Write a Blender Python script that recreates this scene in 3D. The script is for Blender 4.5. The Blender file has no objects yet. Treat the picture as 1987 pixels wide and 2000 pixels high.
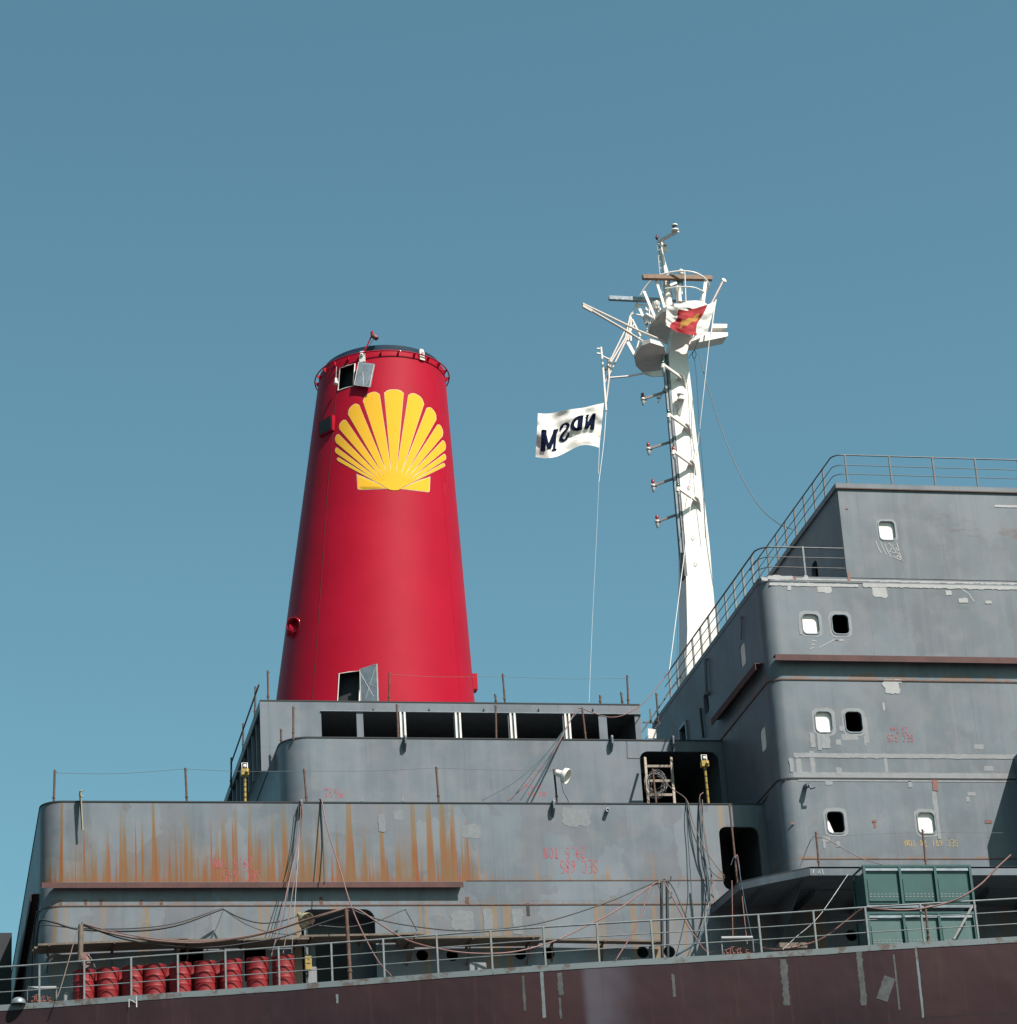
import bpy, bmesh, math, random
import numpy as np
from mathutils import Vector, Matrix, noise
from mathutils.geometry import tessellate_polygon
random.seed(7)
R = math.radians
sc = bpy.context.scene
C0 = sc.collection

# ------------------------------------------------------------------ camera
FPX = 5700.0; CX, CY = 993.5, 1000.0
dD = np.array([-1243., -2500., -FPX]); dD /= np.linalg.norm(dD)
yz = (FPX * FPX + 850 * 1243) / 2500
dZ = np.array([-850., yz, -FPX]); dZ /= np.linalg.norm(dZ)
dX = np.cross(dD, dZ)
MW = np.array([dX, dD, dZ])
CAM = np.array([0, 0, 1.7])
cd = bpy.data.cameras.new('camera'); cam = bpy.data.objects.new('camera', cd); C0.objects.link(cam)
cd.sensor_fit = 'HORIZONTAL'; cd.sensor_width = 36; cd.lens = FPX / 1987 * 36
cd.clip_start = 0.5; cd.clip_end = 20000
cam.matrix_world = Matrix([[*MW[0], 0], [*MW[1], 0], [*MW[2], 1.7], [0, 0, 0, 1]])
sc.camera = cam

# ------------------------------------------------------------------ light
SUN = Vector((0.60, -1.0, 1.40)).normalized()
w = bpy.data.worlds.new('World'); sc.world = w; w.use_nodes = True
nt = w.node_tree; nt.nodes.clear()
sky = nt.nodes.new('ShaderNodeTexSky'); sky.sky_type = 'NISHITA'; sky.sun_disc = False
sky.sun_elevation = math.asin(SUN.z); sky.sun_rotation = math.atan2(SUN.x, SUN.y)
sky.air_density = 1.0; sky.dust_density = 1.9; sky.ozone_density = 1.0
tint = nt.nodes.new('ShaderNodeMix'); tint.data_type = 'RGBA'; tint.blend_type = 'MULTIPLY'
tint.inputs[0].default_value = 1.0; tint.inputs[7].default_value = (0.72, 1.07, 0.90, 1)
bg = nt.nodes.new('ShaderNodeBackground'); bg.inputs[1].default_value = 0.07
wo = nt.nodes.new('ShaderNodeOutputWorld')
nt.links.new(sky.outputs[0], tint.inputs[6]); nt.links.new(tint.outputs[2], bg.inputs[0]); nt.links.new(bg.outputs[0], wo.inputs[0])
sl = bpy.data.lights.new('sun', 'SUN'); sl.energy = 5.0; sl.angle = R(0.53); sl.color = (1.0, 0.93, 0.86)
so = bpy.data.objects.new('sun', sl); C0.objects.link(so); so.location = (40, -60, 90)
so.rotation_euler = (-SUN).to_track_quat('-Z', 'Y').to_euler()
sc.view_settings.view_transform = 'Standard'; sc.view_settings.look = 'None'
sc.view_settings.exposure = 1.0; sc.view_settings.gamma = 1.0; sc.view_settings.use_curve_mapping = False
sc.render.engine = 'CYCLES'

# ------------------------------------------------------------------ helpers
def P(px, py, Y=None, Z=None, X=None):
    d = MW @ np.array([px - CX, CY - py, -FPX])
    t = (Y - CAM[1]) / d[1] if Y is not None else ((Z - CAM[2]) / d[2] if Z is not None else (X - CAM[0]) / d[0])
    return Vector(CAM + d * t)

def tag(o, label=None, cat=None, group=None, kind=None):
    if label: o['label'] = label
    if cat: o['category'] = cat
    if group: o['group'] = group
    if kind: o['kind'] = kind
    return o

def thing(name, loc, label, cat, group=None, kind=None):
    o = bpy.data.objects.new(name, None); C0.objects.link(o); o.location = Vector(loc)
    o.empty_display_size = 0.3
    return tag(o, label, cat, group, kind)

def wloc(o):
    v = Vector((0, 0, 0))
    while o: v = v + o.location; o = o.parent
    return v

class MB:
    def __init__(s): s.v = []; s.f = []; s.mi = []; s.sm = []
    def add(s, vs, fs, mi=0, smooth=False):
        b = len(s.v); s.v += [Vector(x) for x in vs]
        for f in fs: s.f.append([b + i for i in f]); s.mi.append(mi); s.sm.append(smooth)
        return s
    def box(s, x0, x1, y0, y1, z0, z1, mi=0):
        v = [(x, y, z) for z in (z0, z1) for y in (y0, y1) for x in (x0, x1)]
        return s.add(v, [(0, 2, 3, 1), (4, 5, 7, 6), (0, 1, 5, 4), (2, 6, 7, 3), (0, 4, 6, 2), (1, 3, 7, 5)], mi)
    def obox(s, a, b, wx, wy, mi=0, up=(0, 1, 0)):      # bar of rectangular section from a to b
        a = Vector(a); b = Vector(b); d = (b - a).normalized(); u = Vector(up)
        if abs(d.dot(u)) > .95: u = Vector((1, 0, 0))
        n = d.cross(u).normalized(); m = n.cross(d).normalized()
        v = [p + n * i * wx / 2 + m * j * wy / 2 for p in (a, b) for i, j in ((-1, -1), (1, -1), (1, 1), (-1, 1))]
        return s.add(v, [(3, 2, 1, 0), (4, 5, 6, 7), (0, 1, 5, 4), (1, 2, 6, 5), (2, 3, 7, 6), (3, 0, 4, 7)], mi)
    def tube(s, pts, r, n=8, mi=0, caps=True):
        pts = [Vector(p) for p in pts]; rr = r if isinstance(r, (list, tuple)) else [r] * len(pts)
        rings = []; pn = None
        for i, p in enumerate(pts):
            d = (pts[min(i + 1, len(pts) - 1)] - pts[max(i - 1, 0)])
            d = d.normalized() if d.length > 1e-9 else Vector((0, 0, 1))
            if pn is None:
                u = Vector((0, 0, 1)) if abs(d.z) < .9 else Vector((1, 0, 0))
                pn = d.cross(u).normalized()
            else:
                pn = (pn - d * pn.dot(d)); pn = pn.normalized() if pn.length > 1e-6 else d.orthogonal().normalized()
            m = d.cross(pn)
            rings.append([p + (pn * math.cos(a) + m * math.sin(a)) * rr[i] for a in (2 * math.pi * k / n for k in range(n))])
        v = [q for g in rings for q in g]; f = []
        for i in range(len(pts) - 1):
            for k in range(n):
                k2 = (k + 1) % n; f.append((i * n + k, i * n + k2, (i + 1) * n + k2, (i + 1) * n + k))
        s.add(v, f, mi, True)
        if caps:
            b = (len(pts) - 1) * n
            s.add(rings[0], [tuple(range(n))[::-1]], mi); s.add(rings[-1], [tuple(range(n))], mi)
        return s
    def lathe(s, c, prof, n=24, axis=None, mi=0, smooth=True):   # prof: [(r,h)]
        c = Vector(c); ax = Vector(axis or (0, 0, 1)).normalized(); u = ax.orthogonal().normalized(); m = ax.cross(u)
        v = []; f = []
        for r, h in prof:
            for k in range(n):
                a = 2 * math.pi * k / n; v.append(c + ax * h + (u * math.cos(a) + m * math.sin(a)) * r)
        for i in range(len(prof) - 1):
            for k in range(n):
                k2 = (k + 1) % n; f.append((i * n + k, i * n + k2, (i + 1) * n + k2, (i + 1) * n + k))
        return s.add(v, f, mi, smooth)
    def prism(s, pts, z0, z1, mi=0):                    # plan polygon extruded
        n = len(pts); v = [(p[0], p[1], z0) for p in pts] + [(p[0], p[1], z1) for p in pts]
        tri = tessellate_polygon([[Vector((p[0], p[1], 0)) for p in pts]])
        f = [tuple(t)[::-1] for t in tri] + [tuple(i + n for i in t) for t in tri]
        f += [(i, (i + 1) % n, (i + 1) % n + n, i + n) for i in range(n)]
        return s.add(v, f, mi)
    def plate(s, pts, off, mi=0):                       # any planar polygon given thickness along off
        pts = [Vector(p) for p in pts]; off = Vector(off); n = len(pts)
        tri = tessellate_polygon([pts])
        f = [tuple(t) for t in tri] + [tuple(i + n for i in t)[::-1] for t in tri]
        f += [(i, (i + 1) % n, (i + 1) % n + n, i + n) for i in range(n)]
        return s.add(pts + [p + off for p in pts], f, mi)
    def build(s, name, mat, parent=None, bevel=0):
        me = bpy.data.meshes.new(name); off = wloc(parent) if parent else Vector((0, 0, 0))
        if not parent and s.v:
            lo = Vector([min(v[i] for v in s.v) for i in range(3)]); hi = Vector([max(v[i] for v in s.v) for i in range(3)])
            off = Vector(((lo.x + hi.x) / 2, (lo.y + hi.y) / 2, lo.z))
        me.from_pydata([tuple(v - off) for v in s.v], [], s.f)
        mats = mat if isinstance(mat, (list, tuple)) else [mat]
        for m in mats: me.materials.append(m)
        me.polygons.foreach_set('material_index', s.mi); me.polygons.foreach_set('use_smooth', s.sm)
        bm = bmesh.new(); bm.from_mesh(me); bmesh.ops.recalc_face_normals(bm, faces=bm.faces)
        if bevel:
            es = [e for e in bm.edges if len(e.link_faces) == 2 and e.calc_face_angle(0) > .6]
            bmesh.ops.bevel(bm, geom=es, offset=bevel, segments=2, affect='EDGES')
        bm.to_mesh(me); bm.free(); me.update()
        o = bpy.data.objects.new(name, me); C0.objects.link(o)
        if parent: o.parent = parent
        else: o.location = off
        return o

def smooth(pts, n=6):
    pts = [Vector(p) for p in pts]; out = []
    q = [pts[0] * 2 - pts[1]] + pts + [pts[-1] * 2 - pts[-2]]
    for i in range(1, len(q) - 2):
        a, b, c, d = q[i - 1:i + 3]
        for k in range(n):
            t = k / n
            out.append(0.5 * ((2 * b) + (c - a) * t + (2 * a - 5 * b + 4 * c - d) * t * t + (3 * b - 3 * c + d - a) * t ** 3))
    return out + [pts[-1]]

# ------------------------------------------------------------------ materials
class N:
    def __init__(s, name):
        s.m = bpy.data.materials.new(name); s.m.use_nodes = True; s.t = s.m.node_tree
        s.b = s.t.nodes['Principled BSDF']; s.g = s.t.nodes.new('ShaderNodeNewGeometry')
        s.pos = s.g.outputs['Position']; x = s.t.nodes.new('ShaderNodeSeparateXYZ'); s.t.links.new(s.pos, x.inputs[0]); s.x, s.y, s.z = x.outputs
    def put(s, sock, v):
        if isinstance(v, (int, float)): sock.default_value = v
        elif isinstance(v, (tuple, list)): sock.default_value = (*v, 1) if len(v) == 3 and sock.type == 'RGBA' else v
        else: s.t.links.new(v, sock)
    def math(s, op, a, b=0, c=0, clamp=False):
        n = s.t.nodes.new('ShaderNodeMath'); n.operation = op; n.use_clamp = clamp
        s.put(n.inputs[0], a); s.put(n.inputs[1], b)
        if op in ('MULTIPLY_ADD',): s.put(n.inputs[2], c)
        return n.outputs[0]
    def ss(s, v, lo, hi):
        n = s.t.nodes.new('ShaderNodeMapRange'); n.interpolation_type = 'SMOOTHSTEP'
        s.put(n.inputs[0], v); s.put(n.inputs[1], lo); s.put(n.inputs[2], hi); return n.outputs[0]
    def mix(s, f, a, b, mode='MIX'):
        n = s.t.nodes.new('ShaderNodeMix'); n.data_type = 'RGBA'; n.blend_type = mode
        s.put(n.inputs[0], f); s.put(n.inputs[6], a); s.put(n.inputs[7], b); return n.outputs[2]
    def noise(s, scale, sc3=(1, 1, 1), detail=4, rough=.55, off=(0, 0, 0), dist=0):
        mp = s.t.nodes.new('ShaderNodeMapping'); mp.inputs['Scale'].default_value = sc3; mp.inputs['Location'].default_value = off
        s.t.links.new(s.pos, mp.inputs[0])
        n = s.t.nodes.new('ShaderNodeTexNoise'); n.inputs['Scale'].default_value = scale; n.inputs['Detail'].default_value = detail
        n.inputs['Roughness'].default_value = rough; n.inputs['Distortion'].default_value = dist
        s.t.links.new(mp.outputs[0], n.inputs['Vector']); return n.outputs[0]
    def curve(s, v, pts):
        n = s.t.nodes.new('ShaderNodeFloatCurve'); c = n.mapping.curves[0]
        while len(c.points) < len(pts): c.points.new(0.5, 0.5)
        for p, (x, y) in zip(c.points, pts): p.location = (x, y); p.handle_type = 'VECTOR'
        n.mapping.update(); s.put(n.inputs['Value'], v); return n.outputs[0]
    def bump(s, h, st=.3, d=.02):
        n = s.t.nodes.new('ShaderNodeBump'); n.inputs['Strength'].default_value = st; n.inputs['Distance'].default_value = d
        s.put(n.inputs['Height'], h); s.t.links.new(n.outputs[0], s.b.inputs['Normal']); return s
    def col(s, c): s.put(s.b.inputs['Base Color'], c); return s
    def set(s, **k):
        for a, v in k.items(): s.put(s.b.inputs[a.replace('_', ' ')], v)
        return s

KA = 0.52   # paint colours scaled down to balance the raised exposure and deepen sun contrast
def plain(name, col, rough=.5, metal=0, var=.18, scale=3.0, bump=0, k=None):
    col = tuple(c * (KA if k is None else k) for c in col)
    n = N(name); a = n.noise(scale); b = n.noise(scale * 9, detail=3)
    v = n.math('ADD', n.math('MULTIPLY', a, .7), n.math('MULTIPLY', b, .3))
    lo = tuple(c * (1 - var) for c in col); hi = tuple(min(1, c * (1 + var)) for c in col)
    n.col(n.mix(n.ss(v, .3, .7), lo, hi)).set(Roughness=rough, Metallic=metal)
    if bump: n.bump(b, bump, .01)
    return n.m

RUST = (.20, .062, .018)
def steel(name, base=(.170, .204, .243), rough=.48, patches=.5, stain=.35, seams=True, extra=None, warm=.0):
    n = N(name); base = tuple(c * KA for c in base)
    big = n.noise(.35, detail=5); mid = n.noise(1.6, detail=5, off=(5, 3, 1)); fine = n.noise(14, detail=2)
    streak = n.noise(1.0, (5.5, 5.5, .22), detail=4, off=(2, 0, 7))
    c = n.mix(n.ss(big, .35, .68), tuple(x * .80 for x in base), tuple(x * 1.14 for x in base))
    c = n.mix(n.math('MULTIPLY', n.ss(mid, .45, .7), .45), c, tuple(x * f for x, f in zip(base, (1.42, 1.18, 1.08))))
    c = n.mix(n.math('MULTIPLY', n.ss(streak, .48, .72), .34), c, tuple(x * f for x, f in zip(base, (1.30, 1.27, 1.24))))
    c = n.mix(n.math('MULTIPLY', n.ss(streak, .46, .30), .30), c, tuple(x * .70 for x in base))
    # roller touch-ups: cells of lighter or darker primer
    vo = n.t.nodes.new('ShaderNodeTexVoronoi'); vo.distance = 'CHEBYCHEV'; vo.inputs['Scale'].default_value = 1.0
    mp = n.t.nodes.new('ShaderNodeMapping'); mp.inputs['Scale'].default_value = (1.1, 1.1, .62)
    dn = n.t.nodes.new('ShaderNodeVectorMath'); dn.operation = 'ADD'
    nn = n.t.nodes.new('ShaderNodeTexNoise'); nn.inputs['Scale'].default_value = 2.2; n.t.links.new(n.pos, nn.inputs['Vector'])
    sc_ = n.t.nodes.new('ShaderNodeVectorMath'); sc_.operation = 'SCALE'; sc_.inputs[3].default_value = .5
    n.t.links.new(nn.outputs[1], sc_.inputs[0]); n.t.links.new(n.pos, dn.inputs[0]); n.t.links.new(sc_.outputs[0], dn.inputs[1])
    n.t.links.new(dn.outputs[0], mp.inputs[0]); n.t.links.new(mp.outputs[0], vo.inputs['Vector'])
    sx = n.t.nodes.new('ShaderNodeSeparateXYZ'); n.t.links.new(vo.outputs['Color'], sx.inputs[0])
    c = n.mix(n.math('MULTIPLY', n.ss(sx.outputs[0], .62, .66), .50 * patches), c, tuple(x * f for x, f in zip(base, (1.34, 1.25, 1.20))))
    c = n.mix(n.math('MULTIPLY', n.ss(sx.outputs[1], .72, .76), .55 * patches), c, tuple(x * f for x, f in zip(base, (.98, .80, .78))))
    # thin rust weeps
    weep = n.noise(1.0, (9, 9, .16), detail=3, off=(11, 0, 3)); gate = n.noise(.55, (1, 1, .8), off=(3, 9, 4))
    wm = n.math('MULTIPLY', n.ss(weep, .68, .76), n.ss(gate, .50, .64))
    c = n.mix(n.math('MULTIPLY', wm, stain), c, (.13, .075, .035))
    if seams:
        for ax, per, off, wd in ((n.x, 2.9, .4, .012), (n.z, 3.15, .95, .012)):
            q = n.math('PINGPONG', n.math('ADD', ax, off), per / 2)
            c = n.mix(n.math('MULTIPLY', n.ss(q, wd, wd * .3), .42), c, tuple(x * .55 for x in base))
    sp = n.noise(5, detail=6, rough=.7, off=(1, 2, 8))
    c = n.mix(n.math('MULTIPLY', n.ss(sp, .70, .78), .5), c, (.09, .05, .03))
    if extra: c = extra(n, c)
    n.col(c).set(Roughness=n.math('ADD', n.math('MULTIPLY', mid, .25), rough - .12))
    wav = n.noise(.9, (1, 1, .35), detail=2, off=(0, 4, 0)); n.set(**{'Specular_IOR_Level': .28}); fr = n.math('SINE', n.math('MULTIPLY', n.x, 8.1)); fz = n.noise(.7, (1, 1, 1.6), detail=1, off=(3, 1, 0))
    n.bump(n.math('ADD', n.math('ADD', n.math('MULTIPLY', wav, 1.0), n.math('MULTIPLY', n.math('MULTIPLY', fr, fz), .22)), n.math('MULTIPLY', fine, .03)), .34, .06)
    return n.m

# ------------------------------------------------------------------ key planes (metres)
YA, YB, YC, YT, YM = 80.0, 83.5, 85.0, 78.1, 89.0      # lower house, middle house, upper house, tower, mast
XB = P(1505, 1330, Y=YT).x
ZD = P(146, 1953, Y=77.6).z                              # main deck
Z1 = P(700, 1566.5, Y=YA).z
Z2 = P(900, 1441.5, Y=YB).z
Z3 = P(900, 1372.0, Y=YC).z
ZW = P(1582, 1693, Y=76.0).z                             # wing deck beside the tower
ZT = P(1560, 1126, Y=YT).z                               # tower deck
XL = P(80, 1600, Y=YA).x
XR = 36.0

# rust weeps over the lower house, positions and heights taken along the wall
def lower_extra(n, c):
    zl = P(500, 1722, Y=YA).z; x0 = P(70, 1700, Y=YA).x; x1 = P(940, 1700, Y=YA).x
    pk = [(98, 700, 5), (110, 900, 3), (120, 265, 3.5), (127, 1100, 5), (143, 720, 4), (151, 1400, 2), (182, 600, 3), (187, 620, 3), (209, 600, 5), (215, 1000, 6),
          (237, 430, 4.5), (244, 420, 3.5), (258, 1300, 3), (270, 720, 3), (278, 450, 3), (301, 290, 4.5), (309, 600, 4), (318, 1500, 3), (336, 700, 3), (344, 560, 3), (364, 450, 5), (374, 520, 4),
          (382, 1300, 3), (396, 900, 3), (403, 650, 5), (413, 1200, 4), (425, 560, 5), (437, 460, 6), (445, 1100, 3), (461, 360, 5), (474, 800, 3), (490, 420, 4.5), (500, 560, 4),
          (512, 1300, 3), (524, 650, 4), (533, 430, 4.5), (558, 400, 7), (575, 1100, 3), (590, 560, 5), (604, 620, 8), (623, 470, 5), (652, 760, 4), (660, 520, 4),
          (686, 330, 8), (696, 900, 5), (714, 530, 4), (722, 900, 5), (730, 1200, 4), (748, 380, 5), (757, 760, 6), (779, 600, 7), (795, 760, 5), (811, 340, 6), (825, 1200, 4), (843, 300, 7),
          (857, 1300, 4), (869, 270, 7), (880, 520, 6), (889, 340, 5), (905, 520, 3), (912, 480, 2.4)]
    jit = n.noise(1.0, (1.2, 1.2, .5), detail=3, off=(0, 0, 5))
    xx = n.math('ADD', n.x, n.math('MULTIPLY', n.math('SUBTRACT', jit, .5), .09))
    h = None
    for lo, hi in ((70, 360), (360, 650), (650, 940)):
        xa, xb = P(lo, 1700, Y=YA).x, P(hi, 1700, Y=YA).x; u = lambda px: (P(px, 1700, Y=YA).x - xa) / (xb - xa)
        prof = {}
        for k in range(145):
            px = lo + (hi - lo) * k / 144; best = .04
            for q, top, wd in pk:
                hq = max(.10, min(1, (1 - (top - 250) / 610))) if top < 860 else .13
                dd = abs(px - q) / wd
                if dd < 1.15: best = max(best, hq * (1 - .12 * dd if dd < .7 else .90 * max(0, (1.15 - dd) / .45)))
            prof[u(px)] = best
        pts = sorted(prof.items()); pts[0] = (0, pts[0][1]); pts[-1] = (1, pts[-1][1])
        cv = n.curve(n.math('DIVIDE', n.math('SUBTRACT', xx, xa), xb - xa), pts)
        g = n.math('MULTIPLY', n.math('GREATER_THAN', xx, xa), n.math('LESS_THAN', xx, xb)); cv = n.math('MULTIPLY', cv, g)
        h = cv if h is None else n.math('ADD', h, cv)
    t = n.math('DIVIDE', n.math('SUBTRACT', n.z, zl), Z1 - zl)
    fine = n.noise(1.0, (30, 30, .35), detail=4)
    hh = n.math('MULTIPLY', h, n.math('ADD', n.math('MULTIPLY', fine, 1.0), .55))
    above = n.ss(n.z, zl - .02, zl + .01); inx = n.math('MULTIPLY', n.ss(n.x, x0, x0 + .1), n.ss(n.x, x1, x1 - .15))
    gate = n.math('MULTIPLY', above, inx)
    thr = n.noise(1.0, (44, 44, .9), detail=5, off=(3, 0, 9)); blot = n.noise(3.2, (1.2, 1.2, .45), detail=5, rough=.65, off=(2, 0, 4))
    hh = n.math('ADD', hh, n.math('MULTIPLY', n.math('SUBTRACT', thr, .5), n.math('MULTIPLY', h, 1.1)))
    wash = n.math('MULTIPLY', n.ss(n.math('SUBTRACT', t, n.math('MULTIPLY', hh, 1.4)), .08, -.50), gate)
    core = n.math('MULTIPLY', n.ss(n.math('SUBTRACT', t, n.math('MULTIPLY', hh, .92)), .05, -.52), gate)
    foot = n.math('MULTIPLY', n.ss(n.math('SUBTRACT', t, n.math('MULTIPLY', fine, .13)), .0, -.05), gate)
    c = n.mix(n.math('MULTIPLY', wash, .88), c, (.112, .072, .030))
    c = n.mix(n.math('MULTIPLY', n.math('MULTIPLY', core, n.math('ADD', n.math('MULTIPLY', n.ss(blot, .34, .58), .45), .55)), .94), c, (.142, .041, .006))
    c = n.mix(n.math('MULTIPLY', foot, .40), c, (.165, .05, .012))
    f3 = n.noise(1.0, (11, 11, .03), detail=2, off=(9, 0, 0)); f4 = n.noise(1.0, (2.2, 2.2, .05), detail=2, off=(1, 0, 0))
    h3 = n.math('MULTIPLY', n.math('MULTIPLY', n.ss(f3, .46, .70), n.ss(f4, .30, .56)), 1.05)
    m4 = n.math('MULTIPLY', n.ss(n.math('SUBTRACT', t, n.math('MULTIPLY', h3, n.math('ADD', n.math('MULTIPLY', fine, .8), .5))), .03, -.30), gate)
    c = n.mix(n.math('MULTIPLY', m4, .9), c, (.145, .032, .005))
    wz = n.noise(1.0, (2.4, 2.4, .12), detail=4, off=(7, 0, 2))
    m3 = n.math('MULTIPLY', n.math('ADD', n.math('MULTIPLY', n.ss(wz, .40, .60), n.ss(t, .85, .02)), n.math('MULTIPLY', n.math('MULTIPLY', n.ss(blot, .35, .62), n.ss(t, .42, .0)), .55), clamp=False), gate)
    c = n.mix(n.math('MINIMUM', n.math('MULTIPLY', m3, .58), .8), c, (.105, .058, .022))
    # small rust needles further right
    f2 = n.noise(1.0, (7, 7, .05), detail=2, off=(4, 0, 0))
    zs = P(1200, 1720, Y=YA).z
    t2 = n.math('SUBTRACT', n.z, zs)
    m2 = n.math('MULTIPLY', n.ss(n.math('SUBTRACT', n.math('MULTIPLY', n.ss(f2, .52, .72), 1.0), t2), .0, .35), n.math('MULTIPLY', n.ss(t2, -.01, .03), n.ss(n.x, x1 - .3, x1)))
    c = n.mix(n.math('MULTIPLY', m2, .6), c, (.18, .085, .03))
    # grimy rust bead over each weld
    for zz, a in ((P(900, 1767, Y=YA).z, .55), (zs, .8)):
        d = n.math('SUBTRACT', n.z, zz); nz = n.noise(3.0, (1, 1, .6), detail=5, off=(0, 0, zz))
        m = n.math('MULTIPLY', n.ss(d, -.02, .01), n.ss(n.math('SUBTRACT', d, n.math('MULTIPLY', n.ss(nz, .42, .7), .26)), .03, -.03))
        if a > .6: m = n.math('MULTIPLY', m, n.ss(n.x, x1 - .5, x1))
        c = n.mix(n.math('MULTIPLY', m, a * (.8 if a < .6 else .35)), c, (.115, .070, .050))
    # broad ochre runs under the weld
    zq = P(900, 1767, Y=YA).z
    st = n.noise(1.0, (3.2, 3.2, .06), detail=3, off=(8, 0, 2))
    st2 = n.noise(1.0, (14, 14, .08), detail=2, off=(5, 0, 2)); m = n.math('MULTIPLY', n.math('MAXIMUM', n.ss(st, .55, .63), n.math('MULTIPLY', n.ss(st2, .60, .68), .8)), n.ss(n.z, zq, zq - .02))
    c = n.mix(n.math('MULTIPLY', m, .62), c, (.165, .095, .038))
    # stained edge by the tower
    xe = P(1409, 1600, Y=YA).x
    m = n.math('MULTIPLY', n.ss(n.math('ABSOLUTE', n.math('SUBTRACT', n.x, xe)), .16, .02), n.ss(n.z, zs, zs + .1))
    return n.mix(n.math('MULTIPLY', m, .55), c, (.19, .125, .06))

def tower_extra(n, c):
    zq = P(1700, 1329, Y=YT).z
    for zz, hgt, a in ((zq, .24, .75), (P(1700, 1678, Y=YT).z, .10, .9)):
        d = n.math('SUBTRACT', n.z, zz); nz = n.noise(2.4, (1, 1, .5), detail=5, off=(0, 0, zz))
        m = n.math('MULTIPLY', n.ss(d, -.02, .01), n.ss(n.math('SUBTRACT', d, n.math('MULTIPLY', n.ss(nz, .38, .72), hgt)), .04, -.03))
        c = n.mix(n.math('MULTIPLY', m, a), c, (.13, .075, .05))
    # smeared brown soot on the top house
    s1 = n.noise(1.0, (.7, .7, 2.6), detail=6, rough=.65, off=(0, 0, 1.3))
    g = n.math('MULTIPLY', n.ss(n.x, 29.2, 31.2), n.math('MULTIPLY', n.ss(n.z, 34.6, 35.0), n.ss(n.z, 36.2, 35.7)))
    return n.mix(n.math('MULTIPLY', n.math('MULTIPLY', n.ss(s1, .52, .66), g), .7), c, (.075, .05, .043))

M = {}
M['lower'] = steel('primer_steel_rusty', extra=lower_extra, patches=.9, stain=.3)
M['mid'] = steel('primer_steel_mid', (.170, .205, .245), patches=.25, stain=.35)
M['tower'] = steel('primer_steel_tower', (.172, .204, .240), patches=.35, stain=.30, extra=tower_extra)
M['deck'] = plain('deck_plate', (.16, .18, .20), .6)
M['dark'] = plain('dark_interior', (.02, .024, .03), .8)
M['maroon'] = plain('oxide_red_angle', (.100, .034, .032), .8, var=.3, scale=2)
M['rail'] = plain('grey_painted_rail', (.20, .225, .235), .45, var=.25, scale=6)
M['darkrail'] = plain('dark_rail_paint', (.10, .095, .10), .5, var=.35, scale=6)
M['rustbar'] = plain('rusty_bar', (.13, .062, .042), .8, var=.4, scale=9, bump=.4)
M['white'] = plain('white_paint', (.56, .525, .49), .35, var=.04, scale=1.5, k=1)
M['offwhite'] = plain('white_paint_worn', (.50, .47, .44), .4, var=.1, scale=3, k=1)
M['scuff'] = plain('scuffed_weld_primer', (.056, .062, .068), .6, var=.5, scale=5)
M['board'] = plain('white_board', (.62, .57, .54), .6, var=.04, k=1)
M['greymetal'] = plain('grey_metal', (.28, .32, .36), .35, .3, var=.2, scale=5)
M['cream'] = plain('cream_primer', (.36, .33, .22), .6, var=.12)
M['touch'] = plain('touch_up_primer', (.245, .255, .275), .55, var=.12, scale=6)
M['bright_touch'] = plain('fresh_white_primer', (.40, .40, .41), .55, var=.10, scale=6)
M['ironred'] = plain('iron_red_primer', (.22, .06, .045), .6, var=.25)
M['wood'] = plain('scaffold_timber', (.16, .122, .09), .75, var=.3, scale=7, bump=.3)
M['barewood'] = plain('ladder_timber', (.34, .27, .21), .7, var=.25, scale=8)
M['black'] = plain('black_rubber', (.018, .022, .026), .55, var=.3)
M['bluehose'] = plain('blue_hose', (.03, .07, .10), .5, var=.2)
M['pink'] = plain('faded_red_hose', (.22, .10, .09), .55, var=.15)
M['brownhose'] = plain('brown_hose', (.17, .11, .095), .55, var=.2)
M['wire'] = plain('thin_wire', (.10, .11, .12), .5)
M['steelwire'] = plain('coil_wire', (.26, .26, .27), .4, .3)
M['rope'] = plain('white_rope', (.60, .58, .55), .7, var=.05, k=1)
M['yellow'] = plain('yellow_paint', (.42, .28, .04), .45, var=.15)
M['green'] = plain('sea_green_paint', (.013, .085, .083), .42, var=.14, scale=2.5)
M['palegreen'] = plain('pale_green_paint', (.050, .130, .125), .5, var=.15, scale=1.2)
M['glassred'] = plain('red_lens', (.30, .03, .03), .15)
M['glassgreen'] = plain('green_lens', (.01, .08, .06), .15)
M['lens'] = plain('dark_lens', (.03, .05, .10), .12)
M['clear'] = plain('clear_lens', (.45, .52, .56), .15)
M['radar_blue'] = plain('blue_grey_enamel', (.05, .14, .20), .4, var=.15)
M['radar_brown'] = plain('brown_wrapping', (.26, .15, .09), .7, var=.25, scale=8, bump=.4)
M['radar_wrap'] = plain('blue_white_wrapping', (.30, .38, .44), .6, var=.55, scale=9, bump=.5)
M['tray'] = plain('cable_tray', (.10, .11, .13), .6, var=.45, scale=10)
M['navy'] = plain('navy_paint', (.015, .03, .055), .3)
M['emblem'] = plain('emblem_yellow', (.50, .275, .022), .9, var=.02, k=1); M['emblem'].node_tree.nodes['Principled BSDF'].inputs['Specular IOR Level'].default_value = .1
M['redtext'] = plain('red_paint_marker', (.42, .045, .07), .6)
M['yellowtext'] = plain('yellow_paint_marker', (.52, .36, .12), .6)
M['whitetext'] = plain('white_chalk', (.62, .62, .62), .7)
M['navytext'] = plain('navy_ink', (.006, .010, .035), .95); M['navytext'].node_tree.nodes['Principled BSDF'].inputs['Specular IOR Level'].default_value = .05

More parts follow.
